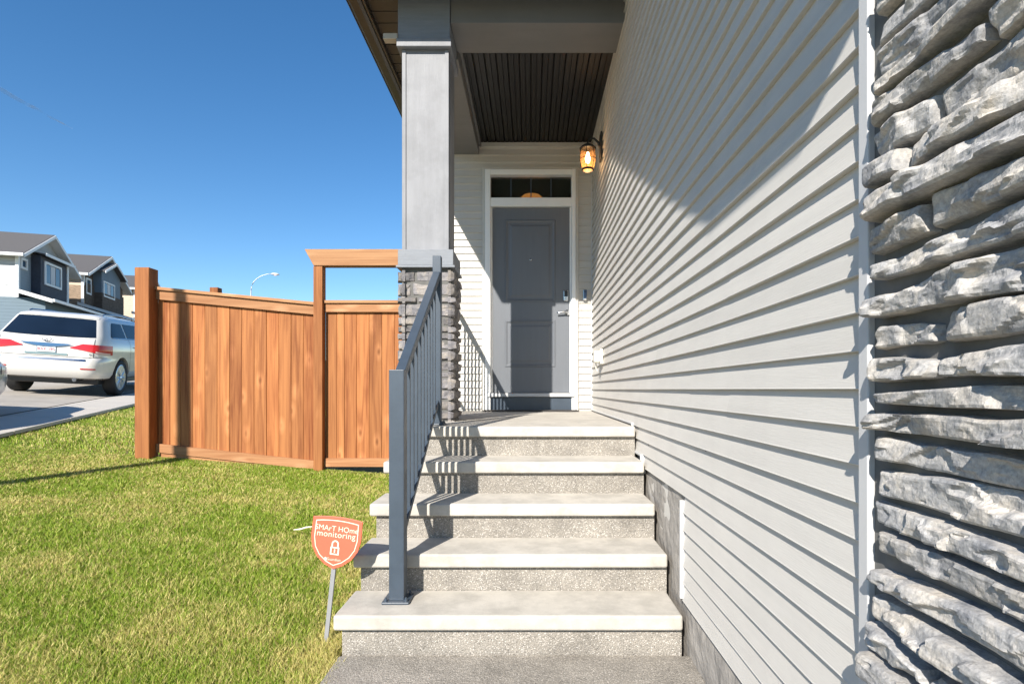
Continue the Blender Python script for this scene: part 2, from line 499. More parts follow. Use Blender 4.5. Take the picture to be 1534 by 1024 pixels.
# ---- vectorised value noise
_T = np.random.RandomState(5).rand(256, 256)
def vnoise(x, y, seed=0):
    x = np.asarray(x, float) + seed * 17.31; y = np.asarray(y, float) + seed * 9.77
    xi = np.floor(x).astype(int); yi = np.floor(y).astype(int)
    fx = x - xi; fy = y - yi
    fx = fx * fx * (3 - 2 * fx); fy = fy * fy * (3 - 2 * fy)
    a = _T[xi % 256, yi % 256]; b_ = _T[(xi + 1) % 256, yi % 256]
    c = _T[xi % 256, (yi + 1) % 256]; d = _T[(xi + 1) % 256, (yi + 1) % 256]
    return (a * (1 - fx) + b_ * fx) * (1 - fy) + (c * (1 - fx) + d * fx) * fy
def fbm(x, y, seed=0, o=4):
    s, a = 0, .5
    for k in range(o):
        s = s + a * vnoise(x * 2 ** k, y * 2 ** k, seed + k); a *= .5
    return s


# ================================================================== SETTING
def sheet(name, x0, x1, y0, y1, z, matl, nx=1, ny=1):
    v, f = [], []
    for j in range(ny + 1):
        for i in range(nx + 1):
            x = x0 + (x1 - x0) * i / nx; y = y0 + (y1 - y0) * j / ny
            v.append((x, y, z(x, y)))
    for j in range(ny):
        for i in range(nx):
            a = j * (nx + 1) + i
            f.append((a, a + 1, a + nx + 2, a + nx + 1))
    mb = MB(); mb.add(v, f)
    o = mb.build(name, matl)
    o['kind'] = 'structure'
    return o

def terrain(x, y):
    # tilted lawn plane, levelling out far away
    return ground_z(max(x, -60), min(y, 90)) - .05
sheet('ground', -400, 300, -60, 600, terrain, M['soil'], 35, 66)

ANG = R(17.5)
SD = Vector((-math.sin(ANG), math.cos(ANG)))      # street direction
SR = Vector((math.cos(ANG), math.sin(ANG)))       # to the right of it (towards the lawn)
K0 = Vector((-7.62, 8.34))                        # a point on the kerb line

def st(s, b):
    """street coordinates: s along, b to the left of the kerb line"""
    p = K0 + SD * s - SR * b
    return p.x, p.y

def street_strip(name, b0, b1, s0, s1, lift0, lift1, matl, n=24):
    v, f = [], []
    for i in range(n + 1):
        s = s0 + (s1 - s0) * i / n
        for b, lf in ((b0, lift0), (b1, lift1)):
            x, y = st(s, b); v.append((x, y, ground_z(x, y) + lf))
    for i in range(n): f.append((2 * i, 2 * i + 1, 2 * i + 3, 2 * i + 2))
    o = MB().add(v, f).build(name, matl); o['kind'] = 'structure'
    return o
street_strip('road', .30, 9.3, -20, 90, -.015, -.015, M['road'])
# sidewalk in separate slabs with joints
sw = street_strip('sidewalk', -.72, .02, -20, 90, .012, .012, M['mortar'])
sl0 = -12.0
for i in range(34):
    a0, a1 = sl0 + i * 1.5, sl0 + i * 1.5 + 1.488
    vs = []
    for z in (-.02, .028):
        for (s, b) in ((a0, .0), (a1, .0), (a1, -.72), (a0, -.72)):
            x, y = st(s, b); vs.append((x, y, ground_z(x, y) + z))
    MB().hexa(vs).build('paving_slab', M['sidewalk'], sw, .006)
kb = MB()
for i in range(40):
    s0, s1 = -15 + i * 2.0, -15 + i * 2.0 + 1.995
    vs = []
    for (s, b, z) in ((s0, .33, -.05), (s1, .33, -.05), (s1, .0, -.05), (s0, .0, -.05), (s0, .30, -.026), (s1, .30, -.026), (s1, .012, .026), (s0, .012, .026)):
        x, y = st(s, b); vs.append((x, y, ground_z(x, y) + z))
    kb.hexa(vs)
k = kb.build('kerb', M['sidewalk']); k['kind'] = 'structure'

# path of exposed aggregate in front of the steps
p = MB().box(-.83, .69, -3.0, 2.455, -.25, 0).build('path', M['aggpath'], bevel=.008); p['kind'] = 'structure'
p = MB().box(.69, 6.0, -9.0, -.32, -.25, -.02).build('driveway', M['aggpath']); p['kind'] = 'structure'


# ================================================================== HOUSE
WX = 0.664        # outer face of the side wall siding
DY = 6.20         # entry wall
EXP = 0.077       # siding exposure
LND = CH - .232   # landing level
house = empty('house', 'grey vinyl sided house with stone trim, covered porch and slate front door', 'house', (2.0, 6.2, 0))
HI = Matrix.Translation((-2.0, -6.2, 0))
def hpart(o, parent=None):
    """parent to the house (or a part) keeping world coordinates"""
    o.parent = parent if parent is not None else house
    if parent is None:
        o.matrix_parent_inverse = HI
    return o

# --- side wall (sheathing) with planks
sheath = MB()
sheath.box(WX + .022, WX + .12, 1.09, 6.35, .20, 3.05)
side_wall = hpart(sheath.build('side_wall', M['siding']))
plank_cache = {}
def plank_mesh(axis, length, key=''):
    k_ = (axis, round(length, 3))
    if k_ not in plank_cache:
        prof = [(-.006, EXP + .010), (0, EXP + .010), (.0150, .005), (.0165, .0018), (.0155, 0), (-.006, 0)]
        mb = MB()
        if axis == 'y': mb.prism([(-a, b) for a, b in prof], 'y', 0, length)      # outward = -x
        else: mb.prism([(-a, b) for a, b in prof], 'x', 0, length)                # (y,z), outward = -y
        plank_cache[k_] = mb.mesh('siding_plank')
    return plank_cache[k_]
XB = WX + .0165     # plank back reference
for kk in range(-12, 41):
    zb = 1.150 + EXP * kk
    h = zb - CH
    if zb >= .90: yend = DY - .012
    elif zb >= .74: yend = 3.69
    elif zb >= .62: yend = 3.38
    else: yend = 2.486
    y0 = 1.128
    lim = (h + EXP - 1.98) / .51
    if lim > y0: y0 = lim
    if yend - y0 < .3: continue
    seams = []
    r_ = random.Random(kk * 7 + 3)
    if yend - y0 > 3 and r_.random() < .55:
        seams = [r_.choice([1.9, 2.35, 3.0, 3.66])]
    a = y0
    for b_ in seams + [yend]:
        ext = .02 if b_ != yend else 0
        o = link('siding_plank', plank_mesh('y', b_ - a + ext), M['siding'], side_wall)
        o.location = (XB - (.0016 if b_ != yend else 0), a, zb + r_.uniform(-.0006, .0006))
        a = b_

# trims along the stepped bottom edge of the siding
def trim(name, x0, x1, y0, y1, z0, z1, m='trim', parent=None, bevel=.003):
    return hpart(MB().box(x0, x1, y0, y1, z0, z1).build(name, M[m], bevel=bevel), parent)
trim('corner_trim', WX - .014, WX + .03, 1.094, 1.127, .10, 2.6)
trim('edge_trim', WX - .012, WX + .02, 3.671, 3.694, .755, .935)
trim('edge_trim', WX - .012, WX + .02, 3.368, 3.39, .65, .765)
trim('edge_trim', WX - .010, WX + .010, 2.482, 2.498, .235, .665)
trim('edge_trim', WX - .006, WX + .02, 3.694, DY - .03, LND + .003, LND + .017)
trim('edge_trim', WX - .006, WX + .02, 3.39, 3.671, .748, .764)
trim('corner_post', WX - .004, WX + .03, DY - .014, DY + .02, LND + .005, 3.8)

# foundation
fm = MB()
nx_, nz_ = 70, 26
v, f = [], []
for j in range(nz_ + 1):
    for i in range(nx_ + 1):
        y = .9 + (3.95 - .9) * i / nx_; z = -.25 + 1.17 * j / nz_
        n = fbm(y * 5, z * 7, 3)
        v.append((.694 - .016 * n - .008 * vnoise(y * 22, z * 26, 4), y, z))
for j in range(nz_):
    for i in range(nx_):
        a = j * (nx_ + 1) + i
        f.append((a, a + 1, a + nx_ + 2, a + nx_ + 1))
fm.add(v, f)
fm.box(.70, .95, .9, 6.3, -.25, .91)
hpart(fm.build('foundation', M['parging']))

# --- entry wall
ew = MB()
FX0, FX1, FTOP = -.497, .490, CH + 2.396
ew.box(-1.02, FX0 + .02, DY + .012, DY + .15, -.1, 4.05)
ew.box(FX1 - .02, WX + .1, DY + .012, DY + .15, -.1, 4.05)
ew.box(FX0 + .02, FX1 - .02, DY + .0125, DY + .15, FTOP - .01, 4.05)
entry_wall = hpart(ew.build('entry_wall', M['siding_x']))
YB = DY
for kk in range(0, 38):
    zb = LND + .02 + EXP * kk
    if zb > CH + 2.70: break
    spans = [(-1.02, FX0 - .03), (FX1 + .03, WX - .004)] if zb < FTOP - .01 else [(-1.02, WX - .004)]
    for (a, b_) in spans:
        o = link('siding_plank', plank_mesh('x', b_ - a), M['siding_x'], entry_wall)
        o.location = (a, YB + .0165 + rng.uniform(0, .0008), zb)
trim('corner_post', -1.05, -1.018, DY - .016, DY + .05, LND, 4.0)
# flat vinyl channel round the frame
for (x0, x1, z0, z1) in ((FX0 - .03, FX0 - .001, LND + .003, FTOP + .03), (FX1 + .001, FX1 + .03, LND + .003, FTOP + .03), (FX0 - .001, FX1 + .001, FTOP + .002, FTOP + .03)):
    trim('door_channel', x0, x1, DY - .016, DY + .03, z0, z1, 'siding_x')
# rest of the house behind
hb = MB()
hb.box(-1.0, 6.5, 6.9, 12.0, -.2, 6.4)
hb.box(WX + .14, 6.5, .0, 6.9, -.2, 3.05)
hb.box(-1.02, -.97, DY + .15, 6.9, -.2, 4.0)
hpart(hb.build('house_body', M['siding']))
hpart(MB().hexa([(-1.5, 6.7, 6.4), (6.9, 6.7, 6.4), (6.9, 9.5, 8.2), (-1.5, 9.5, 8.2), (-1.5, 6.7, 6.6), (6.9, 6.7, 6.6), (6.9, 9.5, 8.4), (-1.5, 9.5, 8.4)]).build('upper_roof', M['shingle']))

# --- door
fr = MB()
yb0, yb1 = DY - .032, DY + .10
SX0, SX1 = -.438, .445
STOP, SBOT = CH + 1.993, CH - .036
TG0, TG1 = CH + 2.087, CH + 2.335
fr.box(FX0, SX0, yb0, yb1, LND + .004, FTOP)
fr.box(SX1, FX1, yb0, yb1, LND + .004, FTOP)
fr.box(SX0 - .001, SX1 + .001, yb0 + .002, yb1, TG1, FTOP - .002)
fr.box(SX0 - .001, SX1 + .001, yb0 + .006, yb1, STOP, TG0)
door_frame = hpart(fr.build('door_frame', M['white'], bevel=.005))
inner = MB()
for (x0, x1) in ((SX0, SX0 + .018), (SX1 - .018, SX1)):
    inner.box(x0, x1, DY + .012, DY + .05, SBOT, STOP)
hpart(inner.build('frame_stop', M['white'], bevel=.003), door_frame)
hpart(MB().box(SX0 - .03, SX1 + .03, yb0 - .02, yb1, SBOT - .045, SBOT - .004).build('threshold', M['trim'], bevel=.006), door_frame)
hpart(MB().box(FX0 + .01, FX1 - .01, DY - .020, DY + .10, LND + .004, SBOT - .046).build('kick_board', M['rail'], bevel=.004), door_frame)

dm = MB()
dyf = DY + .026
dm.box(SX0 + .004, SX1 - .004, dyf, dyf + .045, SBOT, STOP - .004)
front_door = hpart(dm.build('front_door', M['door'], bevel=.003))
def door_panel(x0, x1, z0, z1):
    g = MB()
    w_, d = .026, .007
    # moulding ring: outer edge on the slab, crest, falling to inner field
    def ring(i0, i1, yo, yi):
        a = [(x0 + i0, yo, z0 + i0), (x1 - i0, yo, z0 + i0), (x1 - i0, yo, z1 - i0), (x0 + i0, yo, z1 - i0)]
        b_ = [(x0 + i1, yi, z0 + i1), (x1 - i1, yi, z0 + i1), (x1 - i1, yi, z1 - i1), (x0 + i1, yi, z1 - i1)]
        g.add(a + b_, [(i, (i + 1) % 4, 4 + (i + 1) % 4, 4 + i) for i in range(4)])
    ring(0, .008, dyf + .002, dyf - .009)
    ring(.008, .018, dyf - .009, dyf - .009)
    ring(.018, .032, dyf - .009, dyf - .001)
    ring(.032, .055, dyf - .001, dyf - .001)
    ring(.055, .075, dyf - .001, dyf - .007)
    i = .075
    g.add([(x0 + i, dyf - .007, z0 + i), (x1 - i, dyf - .007, z0 + i), (x1 - i, dyf - .007, z1 - i), (x0 + i, dyf - .007, z1 - i)], [(0, 1, 2, 3)])
    hpart(g.build('door_panel', M['door']), front_door)
door_panel(-.285, .272, CH + .958, CH + 1.86)
door_panel(-.285, .272, CH + .245, CH + .76)
# keypad, lever, peephole
kp = hpart(MB().box(.358, .414, dyf - .022, dyf - .001, CH + .965, CH + 1.085).build('keypad_lock', M['nickel'], bevel=.012, seg=4), front_door)
hpart(MB().box(.366, .406, dyf - .0245, dyf - .021, CH + 1.015, CH + 1.075).build('keypad_screen', M['black'], bevel=.004), front_door)
lv = MB()
lv.lathe([(.028, 0), (.032, -.006), (.030, -.014), (.012, -.018), (.011, -.045), (.0, -.046)], 20, (.402, dyf - .0005, CH + .842), 'y')
lv.tube([(.402, dyf - .042, CH + .842), (.36, dyf - .046, CH + .844), (.31, dyf - .044, CH + .838), (.285, dyf - .040, CH + .834)], [.011, .010, .009, .008], 10)
hpart(lv.build('door_handle', M['nickel'], smooth=True), front_door)
hpart(MB().lathe([(.012, 0), (.012, -.006), (.006, -.008), (.0, -.008)], 14, (0, dyf - .008, CH + 1.42), 'y').build('peephole', M['nickel'], smooth=True), front_door)

# transom
tw = hpart(MB().box(SX0 + .001, SX1 - .001, DY + .055, DY + .061, TG0 + .001, TG1 - .001).build('transom_window', mat_glass('transom_glass', (.03, .04, .035), .03, .45)))
for i in range(1, 4):
    xm = SX0 + (SX1 - SX0) * i / 4
    hpart(MB().box(xm - .006, xm + .006, DY + .045, DY + .053, TG0 + .001, TG1 - .001).build('muntin', M['rail'], bevel=.002), tw)
rm = MB()
rm.add([(-1.0, 6.36, CH + .2), (.9, 6.36, CH + .2), (.9, 6.88, CH + .2), (-1.0, 6.88, CH + .2), (-1.0, 6.36, CH + 2.8), (.9, 6.36, CH + 2.8), (.9, 6.88, CH + 2.8), (-1.0, 6.88, CH + 2.8)],
       [(4, 5, 6, 7), (1, 2, 6, 5), (2, 3, 7, 6), (3, 0, 4, 7)])
hpart(rm.build('hall_interior', M['interior']))
pn = MB()
pn.lathe([(.02, .16), (.10, .15), (.155, .10), (.17, .03), (.16, .03), (.14, .09), (.09, .135), (.01, .14)], 24, (.01, 6.62, CH + 2.105))
tagp = hpart(pn.build('hall_lamp_shade', M['pendant'], smooth=True))

# --- porch: beams, ceiling, soffits, eaves
CY0 = 4.05
hpart(MB().box(-.5755, WX + .008, CY0 + .012, CY0 + .36, CH + 2.62, CH + 2.80).build('front_beam', M['beam'], bevel=.004))
hpart(MB().box(-.93, -.565, CY0 + .365, DY + .01, CH + 2.565, CH + 2.80).build('side_beam', M['beam'], bevel=.004))
trim('beam_trim', -.572, WX + .008, CY0 + .362, CY0 + .39, CH + 2.628, CH + 2.665, 'beam')
trim('beam_trim', -.563, -.54, CY0 + .392, DY - .002, CH + 2.66, CH + 2.692, 'beam')
trim('beam_trim', -.538, WX - .012, DY - .028, DY + .01, CH + 2.64, CH + 2.687, 'siding_x')
# ceiling panels running front to back
ceil = hpart(MB().box(-.93, WX + .05, CY0 + .30, DY + .05, CH + 2.715, CH + 2.79).build('porch_ceiling', M['soffit_dark']))
npan = 13
pw = (WX - .0 + .565) / npan
pm = MB()
y0_, y1_ = 0, DY - (CY0 + .37)
pm.prism([(.0, .016), (.006, .002), (.012, 0), (pw * .45, 0), (pw * .47, .010), (pw * .53, .010), (pw * .55, 0), (pw - .008, 0), (pw - .004, .016), (pw - .004, .02), (0, .02)], 'y', y0_, y1_)
pmesh = pm.mesh('soffit_panel')
for i in range(npan):
    o = link('soffit_panel', pmesh, M['soffit_dark'], ceil)
    o.location = (-.565 + i * pw, CY0 + .37, CH + 2.695)
# eave soffit on the left: panels running across
EX0, EX1 = -1.305, -1.20
EH = CH + 2.75
eave = hpart(MB().box(EX1, -.90, 3.66, 9.5, EH + .075, EH + .09).build('eave_soffit', M['soffit']))
sp = MB()
sp.prism([(.0, .012), (.004, 0), (.128, 0), (.132, .012)], 'x', 0, .27)
spm = sp.mesh('soffit_panel')
for i in range(44):
    o = link('soffit_panel', spm, M['soffit'], eave)
    o.location = (EX1 + .001, 3.68 + i * .136, EH + .060)
hpart(MB().box(-.93, WX + .05, 3.66, CY0 + .3, EH + .062, EH + .074).build('front_soffit', M['soffit_dark']))
# fascia / gutter
gt = MB()
gt.prism([(EX1 - .004, EH + .008), (EX1 - .004, EH + .12), (EX0, EH + .15), (EX0, EH + .01), (EX0 + .02, EH), (EX1 - .03, EH)], 'y', 3.64, 9.6)
gut = hpart(gt.build('eave_gutter', M['fascia'], bevel=.003))
hpart(MB().box(EX1 - .003, EX1 + .016, 3.68, 9.6, EH + .012, EH + .066).build('fascia_lip', M['soffit'], bevel=.003), gut)
hpart(MB().box(EX0 - .006, EX0 - .001, 3.642, 9.6, EH + .006, EH + .152).build('gutter_edge', M['rail'], bevel=.001), gut)
gf = MB(); gf.box(EX1 - .003, WX + .02, 3.64, 3.66, EH, EH + .15)
hpart(gf.build('front_fascia', M['fascia'], bevel=.003))
hpart(MB().hexa([(EX0 - .02, 3.60, EH + .16), (WX + .02, 3.60, EH + .16), (WX + .02, 6.9, EH + .9), (EX0 - .02, 6.9, EH + .9),
                 (EX0 - .02, 3.60, EH + .19), (WX + .02, 3.60, EH + .19), (WX + .02, 6.9, EH + .93), (EX0 - .02, 6.9, EH + .93)]).build('porch_roof', M['shingle']))
trim('beam_stub', -1.052, -.949, CY0 - .01, CY0 + .05, CH + 2.495, CH + 2.535, 'h_beige')

# garage roof overhead, outside the picture: rake overhang and boxed eave return
GX = -.145
GH = CH + 2.07
g = MB()
g.hexa([(GX, 0, GH), (3.4, 0, GH), (3.4, 6.85, GH + .51 * 6.85), (GX, 6.85, GH + .51 * 6.85),
        (GX, -.2, GH + .22), (3.4, -.2, GH + .22), (3.4, 6.85, GH + .51 * 6.85 + .24), (GX, 6.85, GH + .51 * 6.85 + .24)])
g.box(GX - .002, 3.4, -.72, .004, GH + .012, GH + .17)
hpart(g.build('garage_roof', M['shingle']))
hpart(MB().hexa([(WX + .03, .0, GH - .3), (WX + .13, .0, GH - .3), (WX + .13, 6.8, GH - .3), (WX + .03, 6.8, GH - .3),
                 (WX + .03, .0, GH), (WX + .13, .0, GH), (WX + .13, 6.8, GH + .5 * 6.8), (WX + .03, 6.8, GH + .5 * 6.8)]).build('gable_wall', M['siding']))

# --- porch column
col = hpart(MB().box(-.921, -.593, CY0 + .035, CY0 + .355, CH + .99, CH + 2.45).build('porch_column', M['column'], bevel=.003))
for (x0, x1) in ((-.925, -.897), (-.617, -.589)):
    hpart(MB().box(x0, x1, CY0 + .027, CY0 + .06, CH + 1.002, CH + 2.438).build('corner_board', M['column'], bevel=.002), col)
hpart(MB().box(-.5925, -.585, CY0 + .062, CY0 + .09, CH + 1.002, CH + 2.438).build('corner_board', M['column'], bevel=.002), col)
hpart(MB().box(-.956, -.566, CY0 - .012, CY0 + .39, CH + 2.44, CH + 2.498).build('cap_moulding', M['column'], bevel=.005), col)
hpart(MB().box(-.948, -.577, CY0, CY0 + .364, CH + 2.499, CH + 2.815).build('cap_block', M['grainblock'], bevel=.003), col)
hpart(MB().box(-.948, -.552, CY0 - .003, CY0 + .40, CH + .885, CH + .998).build('base_block', M['grainblock'], bevel=.004), col)
hpart(MB().box(-.96, -.540, CY0 - .014, CY0 + .412, CH + .868, CH + .884).build('base_ledge', M['grainblock'], bevel=.003), col)


# --- ledge stones
def rock(name, L_, H_, D_, seed, cell, frame, matl, parent, rough=1.0, pw_=6, taper=0.0):
    """rough-faced ledge stone. frame: origin, u axis, outward axis (w axis is up)"""
    rs = np.random.RandomState(seed)
    nu = max(6, int(L_ / cell)); nw = max(5, int(H_ / cell))
    a = np.concatenate([[0], np.linspace(0, 1, nu + 1), [1]])
    b_ = np.concatenate([[0], np.linspace(0, 1, nw + 1), [1]])
    A, B = np.meshgrid(a, b_)
    U = A * L_; W = B * H_
    # wavy top / bottom and slanted ends
    sx = rs.rand() * 90
    topw = (fbm(U * 9 + sx, U * 0 + 3.1, seed % 50, 3) - .45) * H_ * .34
    botw = (fbm(U * 9 + sx, U * 0 + 8.7, seed % 50 + 4, 3) - .45) * H_ * .22
    tp = taper * (A if rs.rand() < .5 else 1 - A) ** 2 * H_
    topw = topw - tp * .7; botw = botw + tp * .2
    Wv = botw + B * (H_ + topw - botw)
    endw = (fbm(W * 26 + sx, W * 0 + 1.7, seed % 50 + 7, 3) - .45) * min(.026, L_ * .12)
    Uv = U + endw * (1 - 2 * A)
    # facet field
    k_ = max(3, int(L_ * H_ / .0036))
    su, sw_ = rs.rand(k_) * L_, rs.rand(k_) * H_
    off = rs.rand(k_) * .5 + .5
    gu, gw = rs.randn(k_) * 1.8, rs.randn(k_) * 6.0
    wu = Uv + (fbm(Uv * 30, Wv * 30, seed % 40 + 11, 3) - .45) * .05
    ww = Wv + (fbm(Uv * 30, Wv * 30, seed % 40 + 17, 3) - .45) * .03
    d = ((wu[..., None] - su) * .42) ** 2 + (ww[..., None] - sw_) ** 2
    wgt = np.exp(-(d - d.min(-1, keepdims=True)) / .00006)
    wgt /= wgt.sum(-1, keepdims=True)
    Fc = (wgt * (off + gu * (Uv[..., None] - su) + gw * (Wv[..., None] - sw_))).sum(-1)
    Fc = np.clip(Fc, .25, 1.15)
    rid = 1 - np.abs(2 * fbm(Uv * 24 + sx, Wv * 60, seed % 60 + 3, 4) - .95)
    n = D_ * (.42 + .50 * Fc * rough) + D_ * .06 * rough * (rid - .6) + D_ * .05 * (fbm(Uv * 90, Wv * 110, seed % 30, 3) - .45)
    n += D_ * .30 * (fbm(Uv * 7 + sx, Wv * 14, seed % 30 + 2, 2) - .38)
    pr0 = lambda x: (1 - np.abs(2 * x - 1) ** 8)
    # split ledges: terraces stepping back along the bedding
    q = fbm(Uv * 6 + sx, Wv * 17 + Uv * 3, seed % 37 + 5, 3) * 5.0
    qf = q - np.floor(q)
    ter = np.floor(q) + np.clip((qf - .72) / .28, 0, 1) ** 2
    n += D_ * .30 * rough * (ter / 5.0 * 3 - 1.3) * np.clip(pr0(A), 0, 1)
    pr = lambda x, p_: 1 - np.abs(2 * x - 1) ** p_
    edge = np.minimum(pr(A, 26), 1) ** .35 * np.minimum(pr(B, pw_), 1) ** .42
    n = n * edge
    n[0, :] = n[-1, :] = n[:, 0] = n[:, -1] = -.02
    org, uax, nax = frame
    P = np.array(org)[None, None] + Uv[..., None] * np.array(uax) + Wv[..., None] * np.array((0, 0, 1)) + n[..., None] * np.array(nax)
    r_, c_ = A.shape
    idx = np.arange(r_ * c_).reshape(r_, c_)
    F = np.stack([idx[:-1, :-1], idx[:-1, 1:], idx[1:, 1:], idx[1:, :-1]], -1).reshape(-1, 4)
    if np.dot(np.cross(uax, (0, 0, 1)), nax) < 0: F = F[:, ::-1]
    m = bpy.data.meshes.new(name)
    m.from_pydata(P.reshape(-1, 3).tolist(), [], F.tolist())
    m.materials.append(matl)
    # recentre so that object texture space varies
    c0 = Vector(P.reshape(-1, 3).mean(0))
    m.transform(Matrix.Translation(-c0))
    o = bpy.data.objects.new(name, m); C.objects.link(o)
    if parent is not None: o.parent = parent
    o.location = c0
    return o

# stone facing next to the camera
veneer = hpart(MB().box(.663, .80, -.30, 1.0935, -.2, 2.45).build('stone_facing', M['mortar']))
veneer.matrix_parent_inverse = HI
rows = [-190, -130, -80, -30, 20, 70, 115, 143, 190, 243, 283, 329, 378, 425, 480, 526, 574, 609, 649, 693, 747, 790, 832, 885, 936, 982, 1030, 1085, 1140]
PPS = 817.0
rr = random.Random(21)
for i in range(len(rows) - 1):
    z1 = CH + (583 - rows[i]) / PPS; z0 = CH + (583 - rows[i + 1]) / PPS
    y = 1.068 + rr.uniform(-.016, .008)
    first = True
    while y > .30:
        ln = rr.choice([.10, .16, .26, .34, .42, .50]) if first else rr.uniform(.22, .5)
        h_ = z1 - z0
        dd = rr.choice([.048, .056, .062, .070, .078])
        rock('stone', ln, h_ * rr.uniform(.88, .97), dd, rr.randrange(9999), .0042 if y > .6 else .008,
             ((.680, y - ln, z0 + rr.uniform(0, h_ * .04)), (0, 1, 0), (-1, 0, 0)), M['stone'], veneer, 1.0, 9, rr.choice([0, .1, .3, .5]))
        y -= ln + rr.uniform(.002, .007)
        first = False
for o in veneer.children: pass

# stone pier under the column
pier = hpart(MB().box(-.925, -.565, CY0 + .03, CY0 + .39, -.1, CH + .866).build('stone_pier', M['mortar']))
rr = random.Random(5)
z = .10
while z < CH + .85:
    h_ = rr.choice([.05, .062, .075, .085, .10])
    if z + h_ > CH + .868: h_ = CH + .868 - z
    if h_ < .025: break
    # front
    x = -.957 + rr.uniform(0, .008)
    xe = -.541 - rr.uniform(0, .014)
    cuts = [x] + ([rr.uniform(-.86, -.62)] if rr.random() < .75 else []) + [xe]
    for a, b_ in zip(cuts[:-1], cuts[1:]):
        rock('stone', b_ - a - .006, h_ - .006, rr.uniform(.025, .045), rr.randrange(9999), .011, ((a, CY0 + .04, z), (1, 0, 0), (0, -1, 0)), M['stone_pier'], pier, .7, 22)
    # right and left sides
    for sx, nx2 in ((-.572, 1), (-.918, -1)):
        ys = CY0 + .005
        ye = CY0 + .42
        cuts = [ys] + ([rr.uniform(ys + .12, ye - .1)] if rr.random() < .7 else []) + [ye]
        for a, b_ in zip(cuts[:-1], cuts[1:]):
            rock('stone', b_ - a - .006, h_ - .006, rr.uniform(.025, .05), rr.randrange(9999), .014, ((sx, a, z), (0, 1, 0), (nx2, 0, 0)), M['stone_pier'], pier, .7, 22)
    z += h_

# ================================================================== STEPS
steps = empty('concrete_steps', 'cream precast concrete steps with speckled aggregate risers up to the porch', 'steps', (-.1, 2.45, 0))
def spart(o):
    o.parent = steps; o.matrix_parent_inverse = Matrix.Translation((.1, -2.45, 0)); return o
tops = [.179, .363, .548, .733, LND]
fronts = [2.436, 2.71, 2.985, 3.265, 3.55]
TH = .066
for i in range(5):
    x1 = .655
    back = fronts[i + 1] + .04 if i < 4 else DY - .03
    t_ = MB().box(-.85, x1, fronts[i], back, tops[i] - TH, tops[i]).build('tread' if i < 4 else 'landing', M['tread'], bevel=.011, seg=3)
    spart(t_)
    zlo = -.15 if i == 0 else tops[i - 1] - .03
    rb = MB().box(-.822, x1 + .004, fronts[i] + .034, (fronts[i + 1] + .03 if i < 4 else DY - .05), zlo, tops[i] - TH + .001)
    spart(rb.build('riser', M['agg'], bevel=.004))
spart(MB().box(-.80, .66, 2.6, DY - .06, -.2, .1).build('base', M['parging']))

# ================================================================== RAILINGS
RX = -.612
rail = empty('stair_railing', 'slate blue metal stair railing with square balusters beside concrete steps', 'railing', (RX, 2.6, .18))
RI = Matrix.Translation((-RX, -2.6, -.18))
def rpart(mb, name, bevel=.002, parent=None):
    o = mb.build(name, M['rail'], bevel=bevel)
    o.parent = rail; o.matrix_parent_inverse = RI
    return o
py0, py1 = 2.62, 3.72
hw = .0345
z_t = lambda y: CH + .075 + .655 * (y - 2.67)
z_b = lambda y: CH - .70 + .60 * (y - 2.67)
rpart(MB().box(RX - hw, RX + hw, py0 - hw, py0 + hw, tops[0] + .010, CH + .090), 'post', .003)
rpart(MB().box(RX - .027, RX + .027, py1 - .027, py1 + .027, LND + .010, CH + .87), 'post', .003)
def sloped(w_, zf, t0, t1, ya, yb):
    return MB().hexa([(RX - w_, ya, zf(ya) + t0), (RX + w_, ya, zf(ya) + t0), (RX + w_, yb, zf(yb) + t0), (RX - w_, yb, zf(yb) + t0),
                      (RX - w_, ya, zf(ya) + t1), (RX + w_, ya, zf(ya) + t1), (RX + w_, yb, zf(yb) + t1), (RX - w_, yb, zf(yb) + t1)])
rpart(sloped(.024, z_t, -.030, .022, py0 + hw, py1 - .027), 'top_rail', .004)
rpart(sloped(.014, z_b, -.017, .017, py0 + hw, py1 - .027), 'bottom_rail', .002)
nb = 10
for i in range(nb):
    y = py0 + hw + (py1 - .027 - py0 - hw) * (i + 1) / (nb + 1)
    rpart(MB().box(RX - .009, RX + .009, y - .009, y + .009, z_b(y) + .004, z_t(y) - .012), 'baluster', .0015)
for (y, z, s_) in ((py0, tops[0], .062), (py1, LND, .05)):
    rpart(MB().box(RX - s_, RX + s_, y - s_, y + s_, z + .0005, z + .011), 'base_plate', .003)
    for sx in (-1, 1):
        for sy in (-1, 1):
            rpart(MB().lathe([(.009, 0), (.009, .008), (.005, .010), (.005, .018), (.0, .018)], 6, (RX + sx * s_ * .74, y + sy * s_ * .74, z + .0105)), 'bolt', 0)
sr = MB().box(0, 1, 0, 1, 0, 1)
side_rail = empty('porch_railing', 'slate blue level porch railing between stone pier and entry wall', 'railing', (-.78, 5.3, LND))
SI = Matrix.Translation((.78, -5.3, -LND))
def sp_(mb, name):
    o = mb.build(name, M['rail'], bevel=.002); o.parent = side_rail; o.matrix_parent_inverse = SI
sp_(MB().box(-.80, -.76, CY0 + .44, DY - .015, CH + .80, CH + .84), 'top_rail')
sp_(MB().box(-.792, -.768, CY0 + .44, DY - .015, CH - .145, CH - .12), 'bottom_rail')
for i in range(16):
    y = CY0 + .50 + i * .1
    sp_(MB().box(-.788, -.772, y - .008, y + .008, CH - .121, CH + .801), 'baluster')

